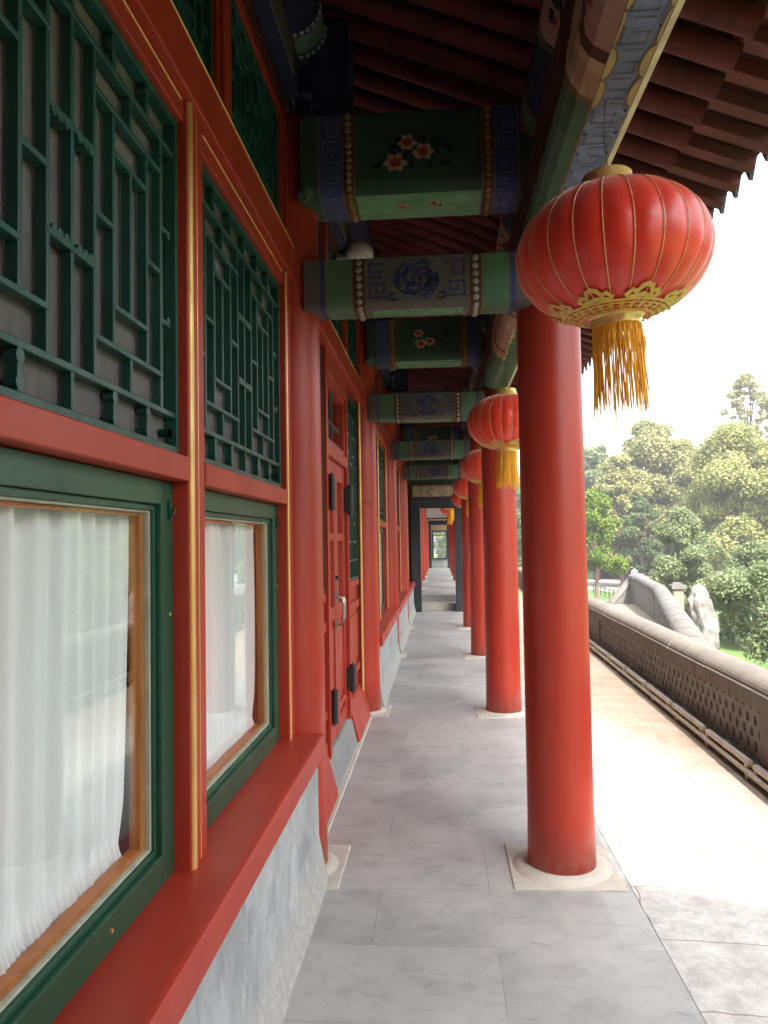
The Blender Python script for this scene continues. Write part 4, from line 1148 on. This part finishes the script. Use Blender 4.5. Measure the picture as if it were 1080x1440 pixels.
# ------------------------------------------------------------------ balustrade
bal = tag(empty('stone_balustrade', (1.778, 0, 0)), 'low brown brick balustrade with pierced panels and rounded coping along the terrace', 'balustrade')
bal.rotation_euler = (0, 0, R(-1.4))
XB = .085
def balustrade():
    ya, yb = -3.0, 24.0
    mb = MB()   # coping, in stones
    y = ya; rnd = random.Random(4)
    while y < yb:
        L = .98; r = .105
        poly = [(XB-.045, .506), (XB-.045, .522)]+[(XB+.10-.135*math.cos(a), .525+.088*math.sin(a)) for a in [math.pi*k/14 for k in range(15)]]+[(XB+.245, .522), (XB+.245, .506)]
        dx, dz = rnd.uniform(-.003, .003), rnd.uniform(-.003, .003)
        mb.prism(poly[::-1], lambda p, t: (p[0]+dx, t, p[1]+dz), y+.003, min(yb, y+L)-.003, 'cap', smooth=False)
        y += L
    mb.build('coping', bal, bevel=.005)
    mb = MB(); y = ya
    while y < yb:
        mb.box(XB-.022+rnd.uniform(-.002, .002), XB+.22, y+.003, min(yb, y+.38)-.003, .400, .505, 'frieze'); y += .38
    mb.build('frieze', bal, bevel=.003)
    mb = MB(); mb.box(XB-.012, XB+.22, ya, yb, -.02, .075, 'brickdk'); mb.build('plinth', bal, bevel=.004)
    # pierced panels
    mb = MB(); P = .128; H = .0775; x0, xd = XB, XB+.055
    def cell(yc, zc, hh, clip0, clip1):
        hole = []
        for k in range(8):
            a = math.pi/8+2*math.pi*k/8 if False else 2*math.pi*k/8
            hy, hz = .028*math.cos(a), hh*.50*math.sin(a)*1.0
            hole.append((yc+hy, min(clip1-.001, max(clip0+.001, zc+hz))))
        per = [(yc+P/2, zc), (yc+P/2, min(clip1, zc+hh)), (yc, min(clip1, zc+hh)), (yc-P/2, min(clip1, zc+hh)), (yc-P/2, zc), (yc-P/2, max(clip0, zc-hh)), (yc, max(clip0, zc-hh)), (yc+P/2, max(clip0, zc-hh))]
        return hole, per
    post_y = [-.9, 4.72, 10.34, 15.96, 21.58]
    rowsZ = [(.075, 0), (.156, .5), (.2375, 0), (.319, .5), (.400, 0)]
    def dome(y): return any(abs(y-p) < .13 for p in post_y)
    y = ya+.1
    z_ed = [.075, .1155, .197, .278, .3595, .400]
    nC = int((yb-ya-.2)/P)
    for i in range(nC):
        for r_, (zc, off) in enumerate(rowsZ):
            yc = ya+.1+(i+off)*P
            if dome(yc): continue
            lo, hi = z_ed[r_], z_ed[r_+1]
            full = 0 < r_ < 4
            if full:
                hz = .036; hole = [(yc+.027*math.cos(2*math.pi*k/8), zc+hz*math.sin(2*math.pi*k/8)) for k in range(8)]
                per = [(yc+P/2, zc), (yc+P/2, hi), (yc, hi), (yc-P/2, hi), (yc-P/2, zc), (yc-P/2, lo), (yc, lo), (yc+P/2, lo)]
                c = [hole[k] for k in range(8)]
                for k in range(8):
                    j = (k+1) % 8
                    mb.face([(x0, *per[k]), (x0, *per[j]), (x0, *c[j]), (x0, *c[k])][::-1], 'brickdk')
                    mb.face([(x0, *c[k]), (x0, *c[j]), (xd, *c[j]), (xd, *c[k])][::-1], 'brickdk')
            else:
                s = 1 if r_ == 0 else -1; zb_ = lo if r_ == 0 else hi; zt_ = hi if r_ == 0 else lo
                c = [(yc+.027, zb_), (yc+.02, zb_+s*.018), (yc, zb_+s*.027), (yc-.02, zb_+s*.018), (yc-.027, zb_)]
                per = [(yc+P/2, zb_), (yc+P/2, zt_), (yc, zt_), (yc-P/2, zt_), (yc-P/2, zb_)]
                for k in range(4):
                    q = [(x0, *per[k]), (x0, *per[k+1]), (x0, *c[k+1]), (x0, *c[k])]; q2 = [(x0, *c[k]), (x0, *c[k+1]), (xd, *c[k+1]), (xd, *c[k])]
                    mb.face(q[::-s], 'brickdk'); mb.face(q2[::-s], 'brickdk')
    mb.build('pierced_panel', bal)
    mb = MB(); mb.box(XB+.054, XB+.215, ya, yb, .074, .401, 'hole'); mb.build('panel_backing', bal)  # closed backing, coloured dark as shade behind the holes
    for p in post_y:
        mb = MB(); mb.box(XB-.016, XB+.21, p-.15, p+.15, .075, .400, 'frieze'); mb.build('pier', bal, bevel=.004)
balustrade()
# light fittings and conduit at its foot
con = tag(empty('cable_conduit', (1.778, 0, 0)), 'dark grey round pipe running along the foot of the balustrade', 'pipe'); con.rotation_euler = (0, 0, R(-1.4))
mb = MB(); mb.tube([(.052, -3+.5*k, .055+.004*math.sin(k*1.3)) for k in range(50)], .021, 'pipe', 12); mb.build('pipe', con)
mb = MB()
for k in range(24): mb.box(.028, .076, -2.6+k*1.0, -2.575+k*1.0, .075, .081, 'conduit'); mb.box(.026, .032, -2.6+k*1.0, -2.575+k*1.0, -.002, .075, 'conduit')
mb.build('pipe_clip', con)
rail = tag(empty('mounting_rail', (1.778, 0, 0)), 'long beige metal rail raised off the slabs beneath the strip lights', 'rail'); rail.rotation_euler = (0, 0, R(-1.4))
mb = MB(); y = -2.9
while y < 22: mb.box(-.045, -.015, y, y+1.49, .032, .058, 'conduit'); y += 1.5
mb.build('rail_bar', rail, bevel=.003)
y = -2.7
while y < 22: mb = MB(); mb.box(-.04, -.02, y, y+.03, -.003, .033, 'conduit'); mb.build('foot', rail); y += .75
def strip_light(k):
    e = empty('strip_light'); mb = MB(); mb.box(-.017, .017, -.39, .39, 0, .028, 'conduit'); mb.box(-.011, .011, -.38, .38, .0281, .031, 'plaster'); mb.build('housing', e, bevel=.003)
    mb = MB()
    for y in (-.36, .36): mb.box(-.02, .02, y-.012, y+.012, -.022, .001, 'conduit'); mb.tube([(.018, y, .0), (.028, y+.02, -.012), (.02, y+.05, -.014)], .003, 'conduit', 6)
    mb.build('bracket', e); return e
sp = strip_light(0); first = True
ordw = ['nearest the right edge of the photo', 'second', 'third', 'fourth', 'fifth', 'sixth', 'seventh', 'eighth', 'ninth', 'tenth']
for k in range(10):
    y = 4.35+.86*k; o = sp if k == 0 else copy_tree(sp)
    a = R(1.4); xl = -.012
    o.location = (1.778+xl*math.cos(a)+y*math.sin(a), y*math.cos(a)-xl*math.sin(a), .081); o.rotation_euler = (0, 0, -a+R(random.uniform(-.5, .5)))
    tag(o, 'beige strip light under the balustrade, ' + (ordw[k] if k == 0 else ordw[k]+' from the right photo edge'), 'strip light', 'strip lights along the balustrade')

# ------------------------------------------------------------------ stair with parapets below the terrace
st = tag(empty('stone_stair', (5, 18, -.95)), 'pale stone stair landing with grey brick parapets, rounded coping and cream piers beyond the balustrade', 'stair')
def wall_seg(p, q, zt0, zt1, zb, th, name, m, cap=True):
    P = Vector((p[0], p[1], 0)); Q = Vector((q[0], q[1], 0)); d = (Q-P).normalized(); n = Vector((-d.y, d.x, 0))*th/2
    mb = MB(); off = Vector((5, 18, -.95))
    def pt(v, z): return Vector((v.x, v.y, z))-off
    A = [pt(P-n, zb), pt(P+n, zb), pt(P+n, zt0), pt(P-n, zt0)]; B = [pt(Q-n, zb), pt(Q+n, zb), pt(Q+n, zt1), pt(Q-n, zt1)]
    for k in range(4): j = (k+1) % 4; mb.face([A[k], A[j], B[j], B[k]][::-1], m)
    mb.face(A, m); mb.face(B[::-1], m); o = mb.build(name, st)
    if cap:
        L = (Q-P).length; ns = max(1, int(L/1.0)); cm = MB()
        for s_ in range(ns):
            t0, t1 = s_/ns+.003, (s_+1)/ns-.003; rows = []
            for t in (t0, t1):
                c = P.lerp(Q, t); z = zt0+(zt1-zt0)*t
                nn = n.normalized(); rows.append([pt(c+nn*(-(th/2+.05)*math.cos(a)), z+.14*math.sin(a)) for a in [math.pi*k/8 for k in range(9)]])
            cm.grid(rows, 'cap2', smooth=True); cm.face(rows[0], 'cap2'); cm.face(rows[1][::-1], 'cap2')
            for t in (t0, t1): pass
        cm.build('coping', o)
    return o
M['cap2'] = stone_mat('pale_grey_coping', (.145, .135, .125), (.115, .108, .10), (.08, .075, .07), 1.5, 20)
wall_seg((2.60, 7.2), (6.18, 21.7), .03, .02, -2.5, .30, 'parapet', 'stairst')
wall_seg((6.19, 21.8), (6.95, 26.9), .02, .06, -2.5, .30, 'parapet', 'stairst')
wall_seg((6.95, 27.7), (5.05, 26.9), .06, -1.9, -2.6, .30, 'parapet', 'stairst')
def pier(x, y, ztop, w, m='pier', zb=-2.5):
    mb = MB(); o_ = Vector((5, 18, -.95)); mb.box(x-w-5, x+w-5, y-w-18, y+w-18, zb+.95, ztop+.95, m); o = mb.build('pier', st, bevel=.01)
    mb = MB(); mb.box(x-w-.06-5, x+w+.06-5, y-w-.06-18, y+w+.06-18, ztop+.951, ztop+1.07, 'cap2'); mb.prism([(-w, 0), (w, 0), (w*.4, .08), (-w*.4, .08)], lambda p, t: (x+p[0]-5, y+t-18, ztop+1.071+p[1]), -w, w, 'cap2'); mb.build('pier_cap', o, bevel=.01)
pier(7.05, 27.3, .0, .24); pier(7.12, 23.2, -.08, .15)
LP = [(2.45, 7.3), (2.62, 7.3), (6.15, 21.75), (6.9, 26.95), (5.0, 26.9), (3.6, 20), (2.45, 14)]
mb = MB(); mb.prism(LP, lambda p, t: (p[0]-5, p[1]-18, t), .04, .10, 'pier'); mb.prism(LP, lambda p, t: (p[0]-5, p[1]-18, t), -1.6, .039, 'stairst'); mb.build('landing', st)

# scholar rock
def rock(x, y, zb, zt, w, label, seed):
    mb = MB(); n = 60; rows = []
    H_ = zt-zb
    for i in range(61):
        t = i/60; z = zb+H_*t; row = []
        rr = w*(1.0-.55*t**1.8)*(1+.18*math.sin(t*7+seed)) if t < .9 else w*.52*math.sqrt(max(0, 1-((t-.9)/.1)**2))
        for j in range(n):
            a = 2*math.pi*j/n; q = Vector((math.cos(a)*1.2, math.sin(a)*1.2, z*1.1+seed))
            d = 1+.35*noise.noise(q)+.26*noise.noise(q*2.7)+.20*noise.noise(q*5.5)
            row.append((x+rr*d*math.cos(a)-.3*w*t, y+rr*d*.7*math.sin(a), z+.05*noise.noise(q*3)))
        rows.append(row)
    mb.grid(rows, 'rock', closed_u=True); mb.face(rows[-1], 'rock'); return tag(mb.build('garden_rock'), label, 'rock')
rock(6.22, 18.2, -2.55, .36, .40, 'tall pale upright garden rock behind the stair parapet', 2.3)

# ------------------------------------------------------------------ garden: paths, kerbs
mb = MB(); mb.prism([(13, 55), (9, 66), (26, 92), (60, 100), (60, 88), (26, 78)], lambda p, t: (p[0], p[1], t), -2.499, -2.49, 'path')
mb.prism([(7, 31), (7, 33.2), (60, 36), (60, 33.5)], lambda p, t: (p[0], p[1], t), -2.499, -2.488, 'path'); tag(mb.build('garden_path'), kind='structure')
mb = MB(); mb.box(7, 30, 43, 43.5, -2.499, -2.42, 'kerb'); mb.box(7, 30, 47.5, 47.8, -2.499, -2.40, 'kerb'); mb.box(7, 60, 30.6, 30.9, -2.499, -2.36, 'kerb'); tag(mb.build('garden_kerb'), kind='structure')

# ------------------------------------------------------------------ trees
def leaf_mesh(name, blobs, nleaf, size, mat, parent, seed, flat=.0):
    rs = np.random.RandomState(seed)
    vol = np.array([b[3]**2 for b in blobs]); pr = vol/vol.sum()
    idx = rs.choice(len(blobs), nleaf, p=pr)
    B = np.array([(b[0], b[1], b[2], b[3], b[4] if len(b) > 4 else 1.0) for b in blobs])[idx]
    d = rs.normal(size=(nleaf, 3)); d /= np.linalg.norm(d, axis=1)[:, None]
    rad = (1-.55*rs.rand(nleaf)**2.2)*(1+.16*rs.randn(nleaf))
    c = B[:, :3]+d*rad[:, None]*B[:, 3:4]*np.stack([np.ones(nleaf), np.ones(nleaf), B[:, 4]], 1)
    nrm = d*.7+rs.normal(size=(nleaf, 3))*.75+np.array([0, 0, .6]); nrm /= np.linalg.norm(nrm, axis=1)[:, None]
    a = np.cross(nrm, rs.normal(size=(nleaf, 3))); a /= np.linalg.norm(a, axis=1)[:, None]; b_ = np.cross(nrm, a)
    s = size*(.55+.9*rs.rand(nleaf))[:, None]
    v = np.stack([c-a*s, c-b_*s*.55+nrm*s*.1, c+a*s, c+b_*s*.55+nrm*s*.1], 1).reshape(-1, 3)
    me = bpy.data.meshes.new(name); me.vertices.add(nleaf*4); me.vertices.foreach_set('co', v.ravel())
    me.loops.add(nleaf*4); me.loops.foreach_set('vertex_index', np.arange(nleaf*4, dtype=np.int32))
    me.polygons.add(nleaf); me.polygons.foreach_set('loop_start', np.arange(0, nleaf*4, 4, dtype=np.int32))
    me.update(calc_edges=True); me.validate(); me.materials.append(M[mat])
    o = bpy.data.objects.new(name, me); COL.objects.link(o); o.parent = parent; return o
def tree(kind, x, y, h, w, mat, label, seed, nleaf=14000, size=.11, trunk=.18, crown_from=.25, nb=26, zb=-2.5, group='garden trees', cat='tree', loose=1.0, lean=0):
    rnd = random.Random(seed); e = tag(empty(kind, (x, y, zb)), label, cat, group)
    tm = MB(); top = (lean*h, 0, h*.8)
    tm.tube([(0, 0, -.1), (lean*h*.2+w*.02, 0, h*.25), (lean*h*.5-w*.02, .05, h*.5), top], [trunk, trunk*.8, trunk*.5, trunk*.15], 'bark', 8)
    blobs = []
    for k in range(nb):
        t = rnd.random(); z = h*(crown_from+(1-crown_from)*t*.93)
        prof = math.sin(math.pi*min(1, .18+.80*t))**.7
        rr = w*prof*math.sqrt(rnd.random())*.9; a = rnd.uniform(0, 6.28)
        bx, by = rr*math.cos(a)+lean*z, rr*math.sin(a); br = w*rnd.uniform(.14, .33)*loose*(.8+.3*prof)*rnd.choice((1, 1, .6))
        blobs.append((bx, by, z, br, rnd.uniform(.6, .9)))
        if k % (2 if loose > .7 else 9) == 0:
            s = Vector((lean*h*.4, 0, h*(crown_from*.8+.25*rnd.random()))); m_ = Vector((bx*.5, by*.5, (s.z+z)/2+.05*h))
            tm.tube([s, m_, (bx, by, z)], [trunk*.38, trunk*.22, trunk*.08], 'bark', 6)
    tm.build('trunk', e); leaf_mesh('crown', blobs, nleaf, size, mat, e, seed); return e
GX = lambda px, Y: (px-618)/1050*Y+0.0
def at_px(px, Y): return ((px-618)/1050)*Y
T = [  # kind, pixel x, Y, top pixel y, half width px, material, label, leaves, leaf size, crown_from, blobs
 ('light_green_tree', 832, 46, 690, 46, 'lf_light', 'bright yellow-green low tree just right of the nearest column, in front of the lawn', 16000, .13, .30, 26),
 ('dark_conifer', 838, 84, 622, 40, 'lf_grey', 'dusky slim tree just right of the nearest column, far back', 20000, .24, .1, 50),
 ('olive_tree', 908, 72, 594, 62, 'lf_pale', 'broad pale olive tree in the middle distance, left of the big rounded one', 34000, .20, .18, 46),
 ('olive_tree', 868, 62, 640, 48, 'lf_pale', 'smaller olive tree behind the bright yellow-green tree', 22000, .19, .15, 34),
 ('rounded_tree', 1030, 56, 600, 84, 'lf_yel', 'big rounded yellow-green tree rising behind the grey-green shrubs at the right', 52000, .16, .12, 60),
 ('rounded_tree', 945, 70, 622, 55, 'lf_pale', 'yellowish tree filling the dip left of the big rounded tree', 24000, .18, .1, 44),
 ('tall_sparse_tree', 1042, 76, 528, 44, 'lf_pale', 'tall sparse tree whose thin top shows above the big rounded tree', 15000, .13, .42, 110),
 ('tall_sparse_tree', 1098, 66, 560, 40, 'lf_pale', 'tall sparse tree at the right edge of the photo', 15000, .13, .42, 110),
 ('grey_green_tree', 952, 33, 718, 50, 'lf_grey', 'dense grey-green leafy tree directly behind the far stair pier', 30000, .075, .1, 40),
 ('grey_green_tree', 1042, 27, 765, 52, 'lf_grey', 'grey-green leafy tree right of the pale garden rock', 30000, .062, .15, 40),
 ('dark_conifer', 895, 60, 700, 30, 'lf_dark', 'dark evergreen over the shaded gap beyond the stair', 14000, .17, .2, 24),
 ('dark_conifer', 975, 64, 690, 40, 'lf_dark', 'dark evergreen between the pale olive tree and the rounded tree', 14000, .18, .1, 24),
 ('dark_conifer', 760, 70, 640, 60, 'lf_dark', 'dark evergreen seen between the nearest two columns', 16000, .22, .1, 26),
 ('olive_tree', 790, 95, 600, 70, 'lf_pale', 'olive tree far behind the nearest column', 18000, .28, .1, 30),
 ('olive_tree', 1180, 60, 560, 110, 'lf_yel', 'olive yellow tree beyond the right edge of the photo', 24000, .22, .1, 40),
 ('rounded_tree', 1300, 50, 560, 120, 'lf_grey', 'rounded grey-green tree well beyond the right edge of the photo', 24000, .2, .1, 40),
]
for i, (kind, px, Y, ty, hw, mat, label, nl, ls, cf, nb) in enumerate(T):
    h = 4.0+(760-ty)/1050*Y; tree(kind, at_px(px, Y), Y, h, hw/1050*Y, mat, label, 100+i, int(nl*1.7), ls*.72, .02*h, cf, int(nb*1.7), loose=(.46 if 'sparse' in kind else 1.0))
# near leaning tree with bare pale branches, lower right
tree('dark_green_tree', 7.95, 18.2, 4.0, 1.55, 'lf_grey', 'near dark green tree at the right edge with bare pale lower branches', 300, 26000, .045, .09, .28, 30, lean=.03)
tree('dark_green_tree', 6.5, 14.6, 1.55, .95, 'lf_dark', 'low dark green bush just beyond the balustrade at the right edge', 301, 12000, .035, .05, .1, 16, cat='bush')
tree('grey_green_tree', at_px(1012, 29), 29, 2.75, 1.35, 'lf_grey', 'low grey-green shrub between the pale rock and the lawn', 310, 24000, .05, .06, .05, 30, cat='shrub')
# far wood closing the horizon
rs = random.Random(9); blobs = []
for k in range(150):
    px = rs.uniform(640, 1500); Y = rs.uniform(100, 140); blobs.append((at_px(px, Y), Y, rs.uniform(-1, 8), rs.uniform(3, 5.5), 1.0))
for k in range(110):  # unseen ring to the side and behind, added to block low sky light
    a = R(rs.uniform(-75, 50)); D = rs.uniform(45, 60); blobs.append((D*math.cos(a)+6, D*math.sin(a)-4, rs.uniform(0, 9), rs.uniform(3, 5), 1.0))
w = leaf_mesh('distant_wood', blobs, 80000, .55, 'lf_dark', None, 77); tag(w, 'distant wood behind the garden trees, plus an unseen ring added to block low sky', 'wood', kind='stuff')

# ------------------------------------------------------------------ distant pavilion and visitors
e = tag(empty('garden_kiosk', (at_px(888, 74), 74, -2.5)), 'dark open-fronted kiosk with red signs under the trees beyond the stair', 'kiosk')
mb = MB(); mb.box(-4.2, 3, 0, .2, 0, 2.7, 'blk'); mb.box(-4.2, -4, -2, 0, 0, 2.7, 'blk'); mb.box(2.8, 3, -2, 0, 0, 2.7, 'blk'); mb.build('wall', e)
mb = MB(); mb.prism([(-3, 2.7), (.8, 2.7), (.6, 3.3), (-1.2, 3.7)], lambda p, t: (t, p[0], p[1]), -4.6, 3.4, 'tile'); mb.build('roof', e)
for x in (-4.1, -.5, 2.0): mb = MB(); mb.box(x-.12, x+.12, -2.2, -2.0, 0, 2.7, 'red_old' if x < 1 else 'wood'); mb.build('post', e)
for x in (-3.0, -2.0): mb = MB(); mb.box(x-.3, x+.3, -2.3, -2.25, 1.9, 2.6, 'red'); mb.box(x-.12, x+.12, -2.31, -2.301, 2.1, 2.4, 'plaster'); mb.build('sign_board', e)

def person(x, y, z, hgt, top, leg, face, label, seed, walk=.12):
    rnd = random.Random(seed); e = tag(empty('person', (x, y, z)), label, 'person', 'visitors on the garden path')
    s = hgt/1.72
    V = {'pel': (0, 0, .93), 'wai': (0, 0, 1.06), 'che': (0, -.01, 1.28), 'nec': (0, -.01, 1.45), 'hea': (0, -.02, 1.56), 'hed': (0, -.02, 1.65),
         'hl': (.09, 0, .88), 'kl': (.10, -walk, .50), 'al': (.10, -walk*.7, .08), 'tl': (.11, -walk*.7-.14, .03),
         'hr': (-.09, 0, .88), 'kr': (-.10, walk*.5, .50), 'ar': (-.10, walk*1.3, .10), 'tr': (-.11, walk*1.3-.13, .03),
         'sl': (.18, 0, 1.40), 'el': (.23, walk*.6, 1.13), 'wl': (.23, -.02, .90), 'fl': (.23, -.05, .82),
         'sr': (-.18, 0, 1.40), 'er': (-.23, -walk*.6, 1.13), 'wr': (-.23, -.12, .92), 'fr': (-.23, -.16, .85)}
    rad = dict(pel=.14, wai=.13, che=.15, nec=.055, hea=.085, hed=.09, hl=.085, kl=.06, al=.04, tl=.035, hr=.085, kr=.06, ar=.04, tr=.035,
               sl=.06, el=.045, wl=.033, fl=.03, sr=.06, er=.045, wr=.033, fr=.03)
    E_ = [('pel', 'wai'), ('wai', 'che'), ('che', 'nec'), ('nec', 'hea'), ('hea', 'hed'), ('pel', 'hl'), ('hl', 'kl'), ('kl', 'al'), ('al', 'tl'), ('pel', 'hr'), ('hr', 'kr'), ('kr', 'ar'), ('ar', 'tr'),
          ('che', 'sl'), ('sl', 'el'), ('el', 'wl'), ('wl', 'fl'), ('che', 'sr'), ('sr', 'er'), ('er', 'wr'), ('wr', 'fr')]
    names = list(V); me = bpy.data.meshes.new('body')
    me.from_pydata([tuple(c*s for c in V[k]) for k in names], [(names.index(a), names.index(b)) for a, b in E_], [])
    for m_ in (top, leg, 'skin'): me.materials.append(M[m_])
    o = bpy.data.objects.new('body', me); COL.objects.link(o); o.parent = e
    sk = o.modifiers.new('skin', 'SKIN')
    for k, nm in enumerate(names): me.skin_vertices[0].data[k].radius = (rad[nm]*s, rad[nm]*s*(.8 if nm in ('pel', 'wai', 'che') else 1))
    me.skin_vertices[0].data[0].use_root = True
    sb = o.modifiers.new('sub', 'SUBSURF'); sb.levels = 1; sb.render_levels = 1
    dg = bpy.context.evaluated_depsgraph_get(); ev = o.evaluated_get(dg); nm_ = bpy.data.meshes.new_from_object(ev)
    for m_ in (top, leg, 'skin'):
        if len(nm_.materials) < 3: nm_.materials.append(M[m_])
    for p in nm_.polygons:
        z_ = p.center.z/s; xx = abs(p.center.x)/s
        p.material_index = 2 if (z_ > 1.47 or (xx > .17 and z_ < 1.16 and z_ > .7)) else (0 if z_ > .95 else 1)
        p.use_smooth = True
    o.modifiers.clear(); o.data = nm_
    h = MB(); h.lathe([(.001, .10), (.06, .09), (.098, .04), (.104, -.01), (.095, -.05)], (0, .012*s, 1.66*s), 'hair', 14, flip=True); h.build('hair', e)
    e.rotation_euler = (0, 0, face); return e
for nm, c in dict(skin=(.45, .26, .18), hair=(.015, .012, .01), c_blue=(.30, .36, .45), c_dark=(.03, .03, .035), c_red=(.4, .04, .05), c_jean=(.07, .09, .15), c_white=(.6, .6, .58), c_tan=(.45, .25, .12)).items():
    M[nm] = paint('cloth_'+nm if nm.startswith('c_') else nm, c, None, .8, 12, .2, bump=0)
person(at_px(884, 60), 60, -2.49, 1.72, 'c_blue', 'c_blue', 2.9, 'visitor in pale blue standing just behind the left end of the stair parapet', 1, .03)
person(at_px(872, 66), 66, -2.49, 1.6, 'c_tan', 'c_jean', 1.4, 'visitor in a tan top left of the one in pale blue', 2)
person(at_px(864.5, 70), 70, -2.49, 1.7, 'c_red', 'c_dark', .3, 'visitor in a red top farthest left on the garden path', 3)
# timber fence along the path
e = tag(empty('path_fence', (0, 0, -2.49)), 'low dark rail fence edging the lawn beside the garden path', 'fence')
mb = MB(); fp = [Vector((at_px(828, 56), 56, .55)), Vector((at_px(868, 47), 47, .55))]
mb.tube(fp, .03, 'iron', 6); mb.tube([p-Vector((0, 0, .3)) for p in fp], .025, 'iron', 6); mb.build('rail', e)
for k in range(8): q = fp[0].lerp(fp[1], k/7); mb = MB(); mb.tube([(q.x, q.y, 0), (q.x, q.y, .6)], .035, 'iron', 6); mb.build('post', e)

# ------------------------------------------------------------------ haze
hm = bpy.data.materials.new('pale_summer_haze'); hm.use_nodes = True
for nd in list(hm.node_tree.nodes):
    if nd.type == 'BSDF_PRINCIPLED': hm.node_tree.nodes.remove(nd)
pv = hm.node_tree.nodes.new("ShaderNodeVolumePrincipled"); pv.inputs['Color'].default_value = (.95, .96, .97, 1)
pv.inputs['Density'].default_value = 0.0015; pv.inputs['Anisotropy'].default_value = 0.3
hm.node_tree.links.new(pv.outputs[0], hm.node_tree.nodes['Material Output'].inputs['Volume'])
M['haze'] = hm
mb = MB(); mb.box(-62, 142, -62, 262, -3.7, 24, 'haze'); hz = mb.build('haze'); tag(hz, kind='stuff')
